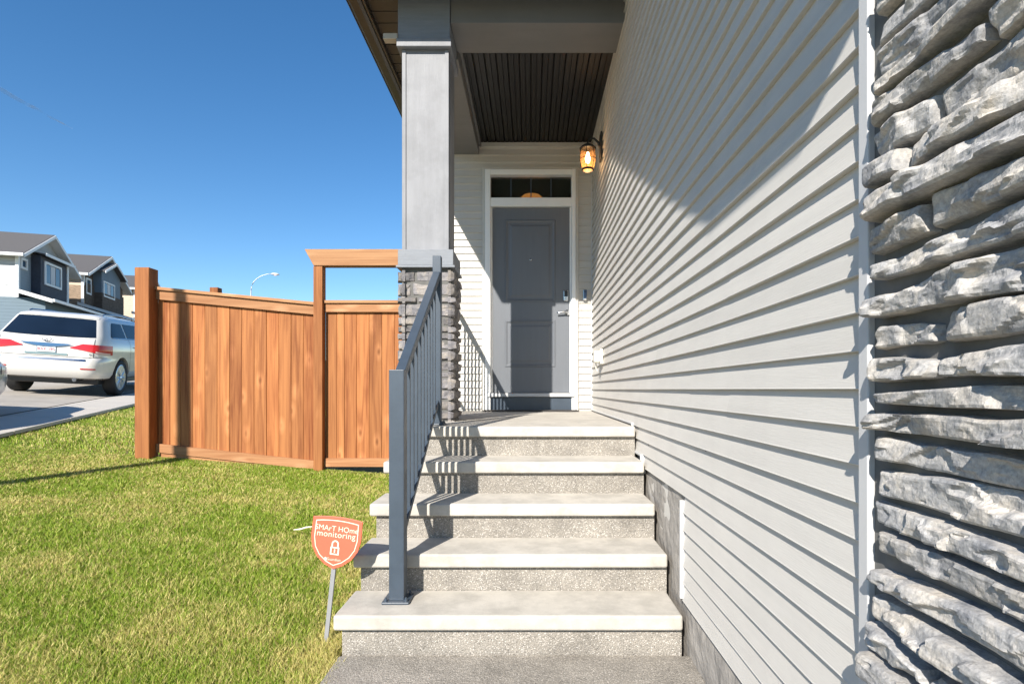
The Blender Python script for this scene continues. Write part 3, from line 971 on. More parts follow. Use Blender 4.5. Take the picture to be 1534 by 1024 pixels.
# ================================================================== WALL FITTINGS
lx, ly, lz = .535, 5.32, CH + 2.16
lan = empty('wall_lantern', 'black caged wall lantern with lit amber glass on siding by the door', 'lantern', (lx, ly, lz - .11))
LI = Matrix.Translation((-lx, -ly, -(lz - .11)))
def lpart(mb, name, m, smooth=False, bevel=0):
    o = mb.build(name, M[m], smooth=smooth, bevel=bevel); o.parent = lan; o.matrix_parent_inverse = LI; return o
gp = [(.050, -.098), (.062, -.07), (.072, -.02), (.073, .02), (.066, .07), (.058, .092)]
def openlathe(prof, n, c):
    mb = MB(); vs = []; fs = []
    for r, z in prof:
        for k in range(n):
            vs.append((c[0] + r * math.cos(2 * math.pi * k / n), c[1] + r * math.sin(2 * math.pi * k / n), c[2] + z))
    for i in range(len(prof) - 1):
        for k in range(n): fs.append((i * n + k, i * n + (k + 1) % n, (i + 1) * n + (k + 1) % n, (i + 1) * n + k))
    return mb.add(vs, fs)
lpart(openlathe(gp, 24, (lx, ly, lz)), 'glass', 'amber', True)
lpart(MB().lathe([(.0, .175), (.010, .17), (.008, .145), (.03, .135), (.055, .12), (.078, .098), (.076, .09), (.055, .09), (.0, .09)], 24, (lx, ly, lz)), 'cap', 'blackmetal', True)
lpart(openlathe([(.052, -.112), (.058, -.108), (.058, -.094), (.050, -.094), (.048, -.112), (.052, -.112)], 20, (lx, ly, lz)), 'bottom_ring', 'blackmetal')
for k in range(6):
    a = 2 * math.pi * (k + .25) / 6
    lpart(MB().tube([(lx + (r + .003) * math.cos(a), ly + (r + .003) * math.sin(a), lz + z) for r, z in gp], .0032, 6), 'cage_bar', 'blackmetal')
lpart(MB().tube([(lx + (r) * math.cos(t), ly + r * math.sin(t), lz - .006) for r in (.076,) for t in [2 * math.pi * q / 20 for q in range(21)]], .003, 6), 'cage_ring', 'blackmetal')
lpart(MB().lathe([(.0, -.045), (.018, -.035), (.026, 0), (.018, .035), (.010, .06), (.0, .06)], 14, (lx, ly, lz)), 'bulb', 'bulb', True)
lpart(MB().tube([(lx, ly, lz + .16), (lx + .02, ly, lz + .19), (lx + .06, ly, lz + .19), (lx + .10, ly, lz + .15), (WX - .012, ly, lz + .10)], [.008, .009, .010, .011, .012], 10), 'arm', 'blackmetal', True)
lpart(MB().box(WX - .016, WX + .004, ly - .055, ly + .055, lz - .02, lz + .24), 'back_plate', 'blackmetal', bevel=.008)
pl = bpy.data.lights.new('lantern_light', 'POINT'); pl.energy = 1.0; pl.color = (1, .62, .28); pl.shadow_soft_size = .03
plo = bpy.data.objects.new('lantern_light', pl); C.objects.link(plo); plo.location = (lx, ly, lz - .075)
plo.parent = lan; plo.matrix_parent_inverse = LI

db = empty('doorbell', 'slim blue faced video doorbell on siding right of the front door', 'doorbell', (.592, DY - .012, CH + .97))
def dpart(o): o.parent = db; o.matrix_parent_inverse = Matrix.Translation((-.592, -(DY - .012), -(CH + .97)))
dpart(MB().box(.571, .613, DY - .034, DY - .008, CH + .965, CH + 1.085).build('body', M['nickel'], bevel=.008, seg=3))
dpart(MB().box(.576, .608, DY - .037, DY - .033, CH + .988, CH + 1.08).build('face', mat('doorbell_blue', (.05, .11, .22), .2, .1), bevel=.004))
dpart(MB().lathe([(.008, 0), (.008, -.004), (.0, -.005)], 14, (.592, DY - .036, CH + 1.06), 'y').build('lens', M['black']))
dpart(MB().box(.584, .600, DY - .036, DY - .033, CH + .972, CH + .984).build('button', M['trim'], bevel=.002))

ob = empty('outlet_box', 'ivory covered outdoor outlet on the siding above the landing', 'outlet', (WX - .03, 5.30, CH + .25))
def opart(o): o.parent = ob; o.matrix_parent_inverse = Matrix.Translation((-(WX - .03), -5.30, -(CH + .25)))
opart(MB().box(WX - .022, WX + .006, 5.235, 5.375, CH + .235, CH + .375).build('back_box', M['ivoryplastic'], bevel=.006))
opart(MB().box(WX - .075, WX - .0225, 5.255, 5.355, CH + .25, CH + .36).build('cover', M['ivoryplastic'], bevel=.012, seg=3))
opart(MB().tube([(WX - .05, 5.33, CH + .25), (WX - .05, 5.335, CH + .20), (WX - .035, 5.34, CH + .17)], .006, 8).build('cord', M['ivoryplastic']))

dmt = MB().box(-.50, .50, 5.86, 6.155, LND + .0008, LND + .012).build('door_mat', M['mat_rubber'], bevel=.004)
tag(dmt, 'thin dark door mat lying on the landing at the threshold', 'mat')

# ================================================================== FENCE AND GATE
FY = 6.40
PF = 132.8
fxp = lambda px: (px - 795) / PF
fence = empty('wooden_fence', 'stained cedar board fence with sloping top rail and thick end post', 'fence', (-3.3, FY, .3))
FI = Matrix.Translation((3.3, -FY, -.3))
def fpart(mb, name, m, bevel=.002):
    o = mb.build(name, M[m])
    # own origin for wood grain variety
    o.parent = fence; o.matrix_parent_inverse = FI
    if bevel:
        bmod = o.modifiers.new('bevel', 'BEVEL'); bmod.width = bevel; bmod.segments = 1; bmod.limit_method = 'ANGLE'
    return o
ftop = lambda x: CH + 1.122 + (x + 4.27) * -.097
fbot = lambda x: CH - .60 + (x + 4.27) * -.109
def slope_bar(x0, x1, ya, yb, za, zb):
    """bar following two height functions of x"""
    return MB().hexa([(x0, ya, za(x0)), (x1, ya, za(x1)), (x1, yb, za(x1)), (x0, yb, za(x0)), (x0, ya, zb(x0)), (x1, ya, zb(x1)), (x1, yb, zb(x1)), (x0, yb, zb(x0))])
xl, xr = -4.205, fxp(473)
edges = [-4.205, fxp(245.4), fxp(254.5), fxp(270.3)] + [fxp(288.4 + 18.45 * i) for i in range(0, 10)] + [xr]
rr = random.Random(3)
for a, b_ in zip(edges[:-1], edges[1:]):
    y_ = FY + rr.uniform(0, .005)
    fpart(slope_bar(a + .0006, b_ - .0006, y_, y_ + .018, lambda x: fbot(x) - .06, lambda x: ftop(x) - .06), 'board', 'cedar', .005)
fpart(slope_bar(xl, xr, FY - .034, FY - .001, lambda x: ftop(x) - .105, lambda x: ftop(x) - .002), 'top_rail', 'cedar_h')
fpart(slope_bar(xl + .001, xr - .001, FY - .06, FY + .06, ftop, lambda x: ftop(x) + .034), 'cap_rail', 'cedar_h')
fpart(slope_bar(xl, xr, FY - .036, FY - .001, lambda x: fbot(x) - .098, fbot), 'bottom_rail', 'cedar_h')
fpart(slope_bar(xl + .03, xr - .002, FY - .018, FY + .012, lambda x: ground_z(x, FY) - .06, lambda x: fbot(x) - .10), 'kick_board', 'cedar_h')
fpart(MB().box(-4.365, -4.206, FY - .15, FY + .01, .3, CH + 1.345), 'post', 'cedar_post', .005)
# return leg of the fence running back behind the house
fpart(MB().box(-4.50, -4.385, 7.95, 8.065, .4, CH + 1.43), 'post', 'cedar_post', .004)
for i in range(10):
    fpart(MB().box(-4.325, -4.309, FY + .015 + i * .148, FY + .015 + i * .148 + .145, .46, CH + 1.0), 'board', 'cedar', .002)

gate = empty('wooden_gate', 'cedar board gate hung under the arbor beside the stone pier', 'gate', (-1.65, FY, .27))
GI = Matrix.Translation((1.65, -FY, -.27))
def gpart(mb, name, m, bevel=.002):
    o = mb.build(name, M[m]); o.parent = gate; o.matrix_parent_inverse = GI
    bmod = o.modifiers.new('bevel', 'BEVEL'); bmod.width = bevel; bmod.segments = 1; bmod.limit_method = 'ANGLE'
ge = [fxp(p_) for p_ in (487.6, 504.4, 516, 534, 553, 572, 591)] + [-1.40, -1.26, -1.12, -1.01]
for a, b_ in zip(ge[:-1], ge[1:]):
    y_ = FY + rr.uniform(0, .005)
    gpart(MB().box(a + .0006, b_ - .0006, y_, y_ + .018, CH - .82, CH + .91), 'board', 'cedar', .005)
gpart(MB().box(fxp(488), -1.01, FY - .034, FY - .001, CH + .868, CH + .962), 'top_rail', 'cedar_h')
gpart(MB().box(fxp(487.5), -1.005, FY - .055, FY + .05, CH + .965, CH + .998), 'cap_rail', 'cedar_h')
gpart(MB().box(fxp(487.5), -1.01, FY - .034, FY - .001, CH - .868, CH - .772), 'bottom_rail', 'cedar_h')

arb = empty('gate_arbor', 'tall cedar gate arbor with angled end overhead beam', 'arbor', (-2.37, FY - .06, .27))
AI = Matrix.Translation((2.37, -(FY - .06), -.27))
def apart(mb, name, m, bevel=.004):
    o = mb.build(name, M[m]); o.parent = arb; o.matrix_parent_inverse = AI
    bmod = o.modifiers.new('bevel', 'BEVEL'); bmod.width = bevel; bmod.segments = 1; bmod.limit_method = 'ANGLE'
apart(MB().box(-2.418, -2.318, FY - .09, FY + .02, .1, CH + 1.372), 'post', 'cedar')
apart(MB().box(-1.13, -1.03, FY + .03, FY + .13, .1, CH + 1.372), 'post', 'cedar')
bx0 = -2.512
apart(MB().prism([(bx0, CH + 1.556), (bx0 + .10, CH + 1.374), (-.98, CH + 1.374), (-.98, CH + 1.556)], 'y', FY - .10, FY + .03), 'beam', 'cedar_h', .003)

# ================================================================== YARD SIGN
sg = empty('yard_sign', 'orange shield shaped home monitoring sign on grey stake in lawn', 'sign', (-.935, 2.60, 0))
sgx, sgz, sgy = -.893, CH - .70, 2.60
tilt = Matrix.Translation((sgx, sgy, sgz)) @ Matrix.Rotation(R(6), 4, 'Y') @ Matrix.Rotation(R(-4), 4, 'Z')
SGI = Matrix.Translation((.935, -2.60, 0))
def shield(k):
    """outline in local x,z; half width .115"""
    pts = []
    for i in range(9):
        t = -1 + 2 * i / 8
        pts.append((.116 * k * t, .108 * k + .010 * k * (1 - t * t)))
    side = [(.118, .02), (.108, -.03), (.082, -.072), (.042, -.104), (0, -.122)]
    pts += [(x * k, z * k) for x, z in side]
    pts += [(-x * k, z * k) for x, z in side[-2::-1]]
    return pts
def sgn(o, m4=tilt):
    o.data.transform(m4); o.parent = sg; o.matrix_parent_inverse = SGI
    return o
panel = sgn(MB().prism(shield(1), 'y', -.003, .003).build('panel', M['orange'], bevel=.0012))
mb = MB()
o_, i_ = shield(.87), shield(.835)
n_ = len(o_)
mb.add([(x, -.0042, z) for x, z in o_] + [(x, -.0042, z) for x, z in i_], [(k_, (k_ + 1) % n_, n_ + (k_ + 1) % n_, n_ + k_) for k_ in range(n_)])
sgn(mb.build('border_line', M['ivory']))
def text_mesh(body, size, spacing=1.0, extr=.0003):
    cu = bpy.data.curves.new('lettering', 'FONT'); cu.body = body; cu.size = size; cu.align_x = 'CENTER'; cu.extrude = extr
    cu.space_character = spacing
    ob_ = bpy.data.objects.new('lettering', cu); C.objects.link(ob_)
    dg = bpy.context.evaluated_depsgraph_get(); dg.update()
    me = bpy.data.meshes.new_from_object(ob_.evaluated_get(dg))
    bpy.data.objects.remove(ob_)
    me.materials.clear()
    me.transform(Matrix.Rotation(R(90), 4, 'X'))
    return me
for body, size, z, sp in (('SMArT HOme', .034, .052, 1.0), ('monitoring', .0385, .024, 1.06), ('Guardian', .017, -.083, 1.05)):
    me = text_mesh(body, size, sp); me.transform(Matrix.Translation((0, -.0046, z)))
    sgn(link('lettering', me, M['ivory']))
lk = MB()
def rect(x0, x1, z0, z1, y=-.0046): lk.add([(x0, y, z0), (x1, y, z0), (x1, y, z1), (x0, y, z1)], [(0, 1, 2, 3)])
rect(-.021, .021, -.056, -.050); rect(-.021, .021, -.026, -.020); rect(-.021, -.014, -.050, -.026); rect(.014, .021, -.050, -.026)
rect(-.003, .003, -.046, -.030); 
vs = []
for k_ in range(13):
    a = math.pi * k_ / 12
    vs.append((.017 * math.cos(a), -.0046, -.006 + .017 * math.sin(a)))
for k_ in range(13):
    a = math.pi * k_ / 12
    vs.append((.010 * math.cos(a), -.0046, -.006 + .010 * math.sin(a)))
lk.add(vs, [(k_, k_ + 1, 14 + k_, 13 + k_) for k_ in range(12)])
rect(-.017, -.010, -.020, -.006); rect(.010, .017, -.020, -.006)
sgn(lk.build('padlock_icon', M['ivory']))
sgn(MB().prism([(-.033 - .0, -.086), (-.045, -.083), (-.045, -.074), (-.038, -.069), (-.033, -.074)], 'y', -.0047, -.0043).build('mark', M['ivory']))
stk = MB()
stk.box(-.0095, .0095, .0035, .0075, -.50, .02); stk.box(-.0095, -.006, .0075, .014, -.50, .02); stk.box(.006, .0095, .0075, .014, -.50, .02)
sgn(stk.build('stake', M['stake']))

# ================================================================== VEHICLES
class CarShape:
    def __init__(self, loops, n=9.0):
        self.z = [l[0] for l in loops]; self.l = loops; self.n = n
    def at(self, z):
        Z = self.z
        out = [np.interp(z, Z, [l[k] for l in self.l]) for k in (1, 2, 3)]
        return out    # rear, front, half width
    def pt(self, z, th):
        r, f, w_ = self.at(z); n = self.n
        yc, Lh = (r + f) / 2, (f - r) / 2
        c, s = math.cos(th), math.sin(th)
        x = w_ * math.copysign(abs(c) ** (2 / n), c); y = yc + Lh * math.copysign(abs(s) ** (2 / n), s)
        return x, y, z
    def rear(self, x, z, off=.006):
        r, f, w_ = self.at(z); yc, Lh = (r + f) / 2, (f - r) / 2
        q = max(0, 1 - min(.9999, abs(x / w_)) ** self.n) ** (1 / self.n)
        return (x, yc - Lh * q - off, z)
    def side(self, y, z, sgn_=1, off=.006):
        r, f, w_ = self.at(z); yc, Lh = (r + f) / 2, (f - r) / 2
        q = max(0, 1 - min(.9999, abs((y - yc) / Lh)) ** self.n) ** (1 / self.n)
        return (sgn_ * (w_ * q + off), y, z)
    def body(self, nth=96):
        mb = MB(); vs = []
        zs = []
        for a, b_ in zip(self.z[:-1], self.z[1:]):
            m_ = max(1, int((b_ - a) / .05)); zs += [a + (b_ - a) * i / m_ for i in range(m_)]
        zs.append(self.z[-1])
        ths = []
        for k_ in range(nth):
            t = 2 * math.pi * k_ / nth
            # crowd samples towards the corners
            q = t - .22 * math.sin(4 * t) * -1
            ths.append(q)
        for z in zs: vs += [self.pt(z, t) for t in ths]
        fs = []
        for i in range(len(zs) - 1):
            for k_ in range(nth): fs.append((i * nth + k_, i * nth + (k_ + 1) % nth, (i + 1) * nth + (k_ + 1) % nth, (i + 1) * nth + k_))
        fs += [tuple(range(nth - 1, -1, -1)), tuple(range((len(zs) - 1) * nth, len(zs) * nth))]
        return mb.add(vs, fs)

def patch(fn, u0, u1, v0f, v1f, nu=16, nv=6):
    """surface patch: fn(u, v); v range may depend on u"""
    vs, fs = [], []
    for i in range(nu + 1):
        u = u0 + (u1 - u0) * i / nu
        for j in range(nv + 1):
            v_ = v0f(u) + (v1f(u) - v0f(u)) * j / nv
            vs.append(fn(u, v_))
    for i in range(nu):
        for j in range(nv):
            a = i * (nv + 1) + j; fs.append((a, a + nv + 1, a + nv + 2, a + 1))
    return MB().add(vs, fs)

def cut_arches(o, wheels, r):
    cutters = []
    for (x, y, z) in wheels:
        c = MB().lathe([(r, -.36), (r, .30)], 40, (x, y, z), 'x').build('cut', None)
        md = o.modifiers.new('cut', 'BOOLEAN'); md.operation = 'DIFFERENCE'; md.object = c; md.solver = 'EXACT'
        cutters.append(c)
    dg = bpy.context.evaluated_depsgraph_get(); dg.update()
    me = bpy.data.meshes.new_from_object(o.evaluated_get(dg))
    o.modifiers.clear(); old = o.data; o.data = me
    for c in cutters: bpy.data.objects.remove(c)
    return o

def wheel(parent, x, y, z, side, R_=.40, rim=.285, spokes=10):
    t = MB().lathe([(rim, -.11), (R_ - .04, -.125), (R_ - .008, -.10), (R_, -.06), (R_, .06), (R_ - .008, .10), (R_ - .04, .125), (rim, .11)], 36, (x, y, z), 'x')
    ty = t.build('tyre', M['tyre'], parent, smooth=True)
    rm_ = MB()
    rm_.lathe([(rim + .004, side * .112), (rim - .012, side * .118), (rim - .022, side * .10), (rim - .03, side * .02), (rim - .03, -side * .1)], 36, (x, y, z), 'x')
    rb_ = rm_.build('rim', M['rim'], ty, smooth=False)
    MB().lathe([(rim - .035, side * .035), (rim - .035, side * .03), (.02, side * .03), (.0, side * .03)], 30, (x, y, z), 'x').build('brake_disc', M['black'], ty)
    for k_ in range(spokes):
        a = 2 * math.pi * k_ / spokes
        for da in (-.11, .11):
            p0 = (x + side * .108, y + .05 * math.cos(a), z + .05 * math.sin(a))
            p1 = (x + side * .103, y + (rim - .018) * math.cos(a + da), z + (rim - .018) * math.sin(a + da))
            MB().tube([p0, p1], [.016, .011], 6).build('spoke', M['rim'], ty)
    MB().lathe([(.055, side * .085), (.055, side * .115), (.03, side * .122), (.0, side * .122)], 16, (x, y, z), 'x').build('hub_cap', M['rim'], ty, smooth=True)

def well(x, y, z, r):
    vs, fs = [], []
    for i in range(19):
        a = R(-4 + 188 * i / 18)
        for dx in (-.22, .22): vs.append((x + dx, y + r * math.cos(a), z + r * math.sin(a)))
    for i in range(18): fs.append((2 * i, 2 * i + 1, 2 * i + 3, 2 * i + 2))
    return MB().add(vs, fs)

def car_matrix(x, y, ang):
    nrm = Vector((.074, -.039, 1)).normalized()
    f = Vector((-math.sin(ang), math.cos(ang), 0)); f = (f - nrm * f.dot(nrm)).normalized()
    r_ = f.cross(nrm)
    m4 = Matrix.Identity(4)
    for i in range(3): m4[i][0] = r_[i]; m4[i][1] = f[i]; m4[i][2] = nrm[i]
    m4[0][3], m4[1][3], m4[2][3] = x, y, ground_z(x, y) - .015
    return m4

suv = empty('parked_suv', 'pearl white sport utility vehicle with red tail lights parked along the kerb', 'car')
sh = CarShape([(.36, .30, 5.0, .86), (.40, .10, 5.12, .94), (.48, .03, 5.2, .985), (.62, .0, 5.25, 1.0), (.74, .005, 5.25, 1.005), (.80, .03, 5.24, 1.005),
               (.835, .085, 5.2, 1.005), (1.0, .095, 5.15, 1.01), (1.12, .11, 5.05, 1.0), (1.20, .13, 4.7, .975), (1.26, .17, 3.95, .945),
               (1.72, .50, 3.0, .80), (1.80, .57, 2.85, .745), (1.85, .70, 2.7, .66), (1.885, .95, 2.5, .50), (1.895, 1.2, 2.3, .3)])
wh = [(.80, 1.08, .40), (-.80, 1.08, .40), (.80, 4.15, .40), (-.80, 4.15, .40)]
bo = sh.body().build('body', M['carwhite'], smooth=True)
cut_arches(bo, [(a * 1.0 + (.12 if a > 0 else -.12), b_, c) for a, b_, c in wh], .455)
bo.data.materials.clear(); bo.data.materials.append(M['carwhite'])
bo.data.polygons.foreach_set('use_smooth', [True] * len(bo.data.polygons))
bo.data.set_sharp_from_angle(angle=R(32))
bo.parent = suv
MB().box(-.80, .80, .35, 4.9, .26, .44).build('underbody', M['black'], suv, .02)
for (x, y, z) in wh: wheel(suv, x + (.07 if x > 0 else -.07), y, z, 1 if x > 0 else -1)
for (x, y, z) in wh: well(x - (.08 if x > 0 else -.08), y, z + .005, .452).build('wheel_well', M['black'], suv)
# rear window
rg = patch(lambda u, v_: sh.rear(u * (sh.at(v_)[2]), v_), -.845, .845, lambda u: 1.235 + .03 * abs(u) ** 3, lambda u: 1.735 - .02 * abs(u) ** 4, 20, 10).build('rear_window', M['carglass'], suv, smooth=True)
patch(lambda u, v_: sh.rear(u, v_, .012), .02, .42, lambda u: 1.262, lambda u: 1.275, 6, 1).build('wiper', M['black'], suv)
patch(lambda u, v_: sh.rear(u * .74, v_, .02), -.95, .95, lambda u: 1.755, lambda u: 1.785, 12, 2).build('roof_spoiler', M['carwhite'], suv, smooth=True)
# side windows (two panes per side) with chrome strip
for s_ in (1, -1):
    patch(lambda u, v_: sh.side(u, v_, s_), .62, 1.42, lambda u: 1.285, lambda u: 1.285 + min(.40, max(.01, (u - .60) * 1.35)) if u < .95 else 1.685, 16, 8).build('side_window', M['carglass'], suv, smooth=True)
    patch(lambda u, v_: sh.side(u, v_, s_), 1.50, 2.45, lambda u: 1.285, lambda u: 1.69, 8, 8).build('side_window', M['carglass'], suv, smooth=True)
    patch(lambda u, v_: sh.side(u, v_, s_), 2.53, 3.35, lambda u: 1.285, lambda u: 1.69 if u < 2.75 else 1.69 - (u - 2.75) * .6, 8, 8).build('side_window', M['carglass'], suv, smooth=True)
    patch(lambda u, v_: sh.side(u, v_, s_, .012), .66, 3.4, lambda u: 1.265, lambda u: 1.285, 20, 1).build('window_strip', M['chrome'], suv)
    MB().tube([(s_ * .66, .85, 1.86), (s_ * .665, 1.0, 1.905), (s_ * .67, 1.8, 1.925), (s_ * .66, 2.6, 1.90), (s_ * .64, 2.8, 1.85)], .018, 8).build('roof_rack', M['chrome'], suv)
    for y in (1.53, 2.52):
        patch(lambda u, v_: sh.side(y + u, v_, s_, .004), -.006, .006, lambda u: .52, lambda u: 1.26, 1, 14).build('door_seam', M['black'], suv)
    for y in (1.75, 2.72):
        MB().tube([sh.side(y, 1.08, s_, .02), sh.side(y + .09, 1.085, s_, .035), sh.side(y + .2, 1.08, s_, .02)], .014, 8).build('door_handle', M['chrome'], suv)
# tail lights wrap the corner
for s_ in (1, -1):
    def tl(u, v_, s__=s_):
        # u 0..1 from inner tip round the corner on to the side
        r, f, w_ = sh.at(v_)
        th0, th1 = -math.pi / 2, 0
        x_in = .40
        if u < .72:
            x = x_in + (w_ * .985 - x_in) * (u / .72) ** .8
            p_ = sh.rear(x, v_, .012)
        else:
            y_at = sh.rear(w_ * .985, v_, 0)[1]
            p_ = sh.side(y_at + (u - .72) / .28 * .09 + .005, v_, 1, .012)
        return (s__ * p_[0], p_[1], p_[2])
    lo = lambda u: 1.01 - .155 * u if u < .72 else .898 + (u - .72) * .42
    hi = lambda u: 1.03 + .085 * min(1, u * 5) - .02 * u
    lamp = patch(tl, 0, .715, lo, hi, 24, 6).build('tail_light', M['taillight'], suv, smooth=True)
    patch(lambda u, v_: (lambda q: (q[0] * 1.002, q[1] - .004, q[2]))(tl(u, v_)), .48, .70, lambda u: lo(u) + .006, lambda u: lo(u) + .035, 8, 2).build('clear_lens', M['clear'], lamp, smooth=True)
    patch(lambda u, v_: sh.rear(s_ * u, v_, .008), .62, .86, lambda u: .585, lambda u: .61, 6, 1).build('reflector', M['taillight'], suv)
patch(lambda u, v_: sh.rear(u, v_, .03), -.43, .43, lambda u: 1.082 - .065 * (1 - (u / .43) ** 2), lambda u: 1.092, 16, 3).build('chrome_bar', M['chrome'], suv, smooth=True)
patch(lambda u, v_: sh.rear(u, v_, .012), -.36, .36, lambda u: .855, lambda u: .893, 10, 1).build('tailgate_strip', M['chrome'], suv)
patch(lambda u, v_: sh.rear(u, v_, .010), -.80, .70, lambda u: .755, lambda u: .795, 16, 1).build('bumper_strip', M['chrome'], suv)
lp = patch(lambda u, v_: sh.rear(u, v_, .012), -.16, .16, lambda u: .905, lambda u: 1.035, 3, 1).build('licence_plate', M['plate'], suv)
pt_ = text_mesh('BXF 395', .085); pt_.transform(Matrix.Translation((0, .072, .935)))
link('lettering', pt_, M['plate_red'], lp)
for (a0, a1, z0_, z1_) in ((-.16, .16, .903, .911), (-.16, .16, 1.028, 1.036), (-.164, -.156, .903, 1.036), (.156, .164, .903, 1.036)):
    patch(lambda u, v_: sh.rear(u, v_, .015), a0, a1, lambda u: z0_, lambda u: z1_, 2, 1).build('plate_frame', M['chrome'], lp)
qx = text_mesh('QX80', .075, 1.2); qx.transform(Matrix.Translation((.70, .105, .868)))
link('lettering', qx, M['chrome'], suv)
em = MB()
em.tube([(.075 * math.cos(2 * math.pi * k_ / 28 + math.pi / 2 + .35 * (1 - 2 * k_ / 28)), .085 + .0, 1.165 + .038 * math.sin(2 * math.pi * k_ / 28 + math.pi / 2 + .35 * (1 - 2 * k_ / 28))) for k_ in range(29)], .007, 6)
em.tube([(-.028, .085, 1.130), (0, .085, 1.168), (.028, .085, 1.130)], .006, 6)
em.build('emblem', M['chrome'], suv)
for s_ in (1, -1):
    patch(lambda u, v_: sh.rear(s_ * .80 + u, v_, .005), -.004, .004, lambda u: .84, lambda u: 1.22, 1, 10).build('tailgate_seam', M['black'], suv)
    patch(lambda u, v_: sh.side(u, v_, s_, .004), .10, .60, lambda u: .832, lambda u: .840, 8, 1).build('bumper_seam', M['black'], suv)
patch(lambda u, v_: sh.rear(u, v_, .008), -.86, .86, lambda u: .826, lambda u: .834, 16, 1).build('tailgate_seam', M['black'], suv)
MB().tube([(.48, .12, .36), (.48, .30, .36)], .04, 12).build('exhaust_tip', M['chrome'], suv)
rear_c = Vector((-9.90, 11.50))
done = set()
def squash(o):
    for ch in o.children:
        if ch.type == 'MESH' and ch.data.name not in done:
            done.add(ch.data.name)
            for v_ in ch.data.vertices:
                if v_.co.z > 1.26: v_.co.z = 1.26 + (v_.co.z - 1.26) * .80
        squash(ch)
bpy.context.view_layer.update()
squash(suv)
suv.matrix_world = car_matrix(rear_c.x, rear_c.y, ANG)

# silver car parked behind it: only its corner reaches into the picture
sed = empty('parked_car', 'silver car with dark wheel parked behind the white sport utility vehicle', 'car')
s2 = CarShape([(.20, .25, 4.3, .78), (.26, .08, 4.42, .84), (.36, .02, 4.5, .88), (.55, .0, 4.52, .90), (.72, .03, 4.46, .905), (.84, .10, 4.25, .89), (.92, .2, 3.6, .86), (.97, .35, 3.3, .83),
               (1.32, 1.1, 2.5, .64), (1.40, 1.35, 2.25, .55), (1.43, 1.6, 2.0, .35)], 7.0)
wh2 = [(.70, .85, .31), (-.70, .85, .31), (.70, 3.55, .31), (-.70, 3.55, .31)]
bo = s2.body().build('body', M['carsilver'], smooth=True)
cut_arches(bo, [(a + (.12 if a > 0 else -.12), b_, c) for a, b_, c in wh2], .36)
bo.data.materials.clear(); bo.data.materials.append(M['carsilver'])
bo.data.polygons.foreach_set('use_smooth', [True] * len(bo.data.polygons))
bo.data.set_sharp_from_angle(angle=R(32))
bo.parent = sed
MB().box(-.7, .7, .3, 4.2, .16, .3).build('underbody', M['black'], sed, .02)
for (x, y, z) in wh2:
    wheel(sed, x + (.06 if x > 0 else -.06), y, z, 1 if x > 0 else -1, .31, .21, 8)
    well(x - (.08 if x > 0 else -.08), y, z + .004, .357).build('wheel_well', M['black'], sed)
for s_ in (1, -1):
    patch(lambda u, v_: s2.side(u, v_, s_), 1.15, 2.25, lambda u: 1.0, lambda u: 1.30, 10, 5).build('side_window', M['carglass'], sed, smooth=True)
    patch(lambda u, v_: s2.side(u, v_, s_), 2.30, 2.9, lambda u: 1.0, lambda u: min(1.30, 1.3 - (u - 2.5) * .5), 10, 5).build('side_window', M['carglass'], sed, smooth=True)
    patch(lambda u, v_: (lambda q: (s_ * abs(q[0]), q[1], q[2]))(s2.side(u, v_, 1, .008)), 4.0, 4.40, lambda u: .62, lambda u: .74, 6, 3).build('headlight', M['clear'], sed, smooth=True)
patch(lambda u, v_: s2.rear(u * s2.at(v_)[2], v_), -.8, .8, lambda u: 1.0, lambda u: 1.33, 12, 5).build('rear_window', M['carglass'], sed, smooth=True)
# front right corner at (-8.1, 8.9)
fx_, fy_ = -8.18, 8.95
f2 = Vector((-math.sin(ANG), math.cos(ANG))); r2_ = Vector((math.cos(ANG), math.sin(ANG)))
pos = Vector((fx_, fy_)) - f2 * 4.35 - r2_ * .88
sed.matrix_world = car_matrix(pos.x, pos.y, ANG)

# ================================================================== STREET LAMPS
def lamp_post(x, y, hgt, arm, ang, label, base_r=.075, group=None):
    z0 = ground_z(max(x, -60), min(y, 90)) - .05
    e_ = empty('street_lamp', label, 'street lamp', (x, y, z0), group)
    MB().tube([(0, 0, 0), (0, 0, hgt * .6), (0, 0, hgt - 1.6)], [base_r, base_r * .95, base_r * .7], 12).build('pole', M['galv'], e_, smooth=True)
    dx, dy = math.cos(ang), math.sin(ang)
    pts = []
    for i in range(9):
        a = math.pi / 2 * i / 8
        pts.append((dx * arm * (1 - math.cos(a)), dy * arm * (1 - math.cos(a)), hgt - 1.6 + 1.6 * math.sin(a)))
    MB().tube(pts, [base_r * .6 - base_r * .25 * i / 8 for i in range(9)], 10).build('arm', M['galv'], e_, smooth=True)
    hx, hy = dx * arm, dy * arm
    hm = MB(); hm.tube([(hx - dx * .1, hy - dy * .1, hgt), (hx + dx * .15, hy + dy * .15, hgt - .01), (hx + dx * .5, hy + dy * .5, hgt - .03), (hx + dx * .7, hy + dy * .7, hgt - .05)], [.06, .11, .12, .05], 12)
    hd = hm.build('lamp_head', M['galv'], e_, smooth=True)
    MB().box(hx + dx * .35 - .12, hx + dx * .35 + .12, hy + dy * .35 - .07, hy + dy * .35 + .07, hgt - .16, hgt - .11).build('lens', M['clear'], hd, .01)
    MB().lathe([(base_r * 1.9, 0), (base_r * 1.9, .12), (base_r * 1.2, .16), (base_r, .16)], 14).build('base', M['galv'], e_)
    return e_
Zl = 54.0
lamp_post(-.493 * Zl, Zl, 8.0 + .3, 1.9, 0.1, 'curved arm street lamp rising far behind the cedar fence', .075)
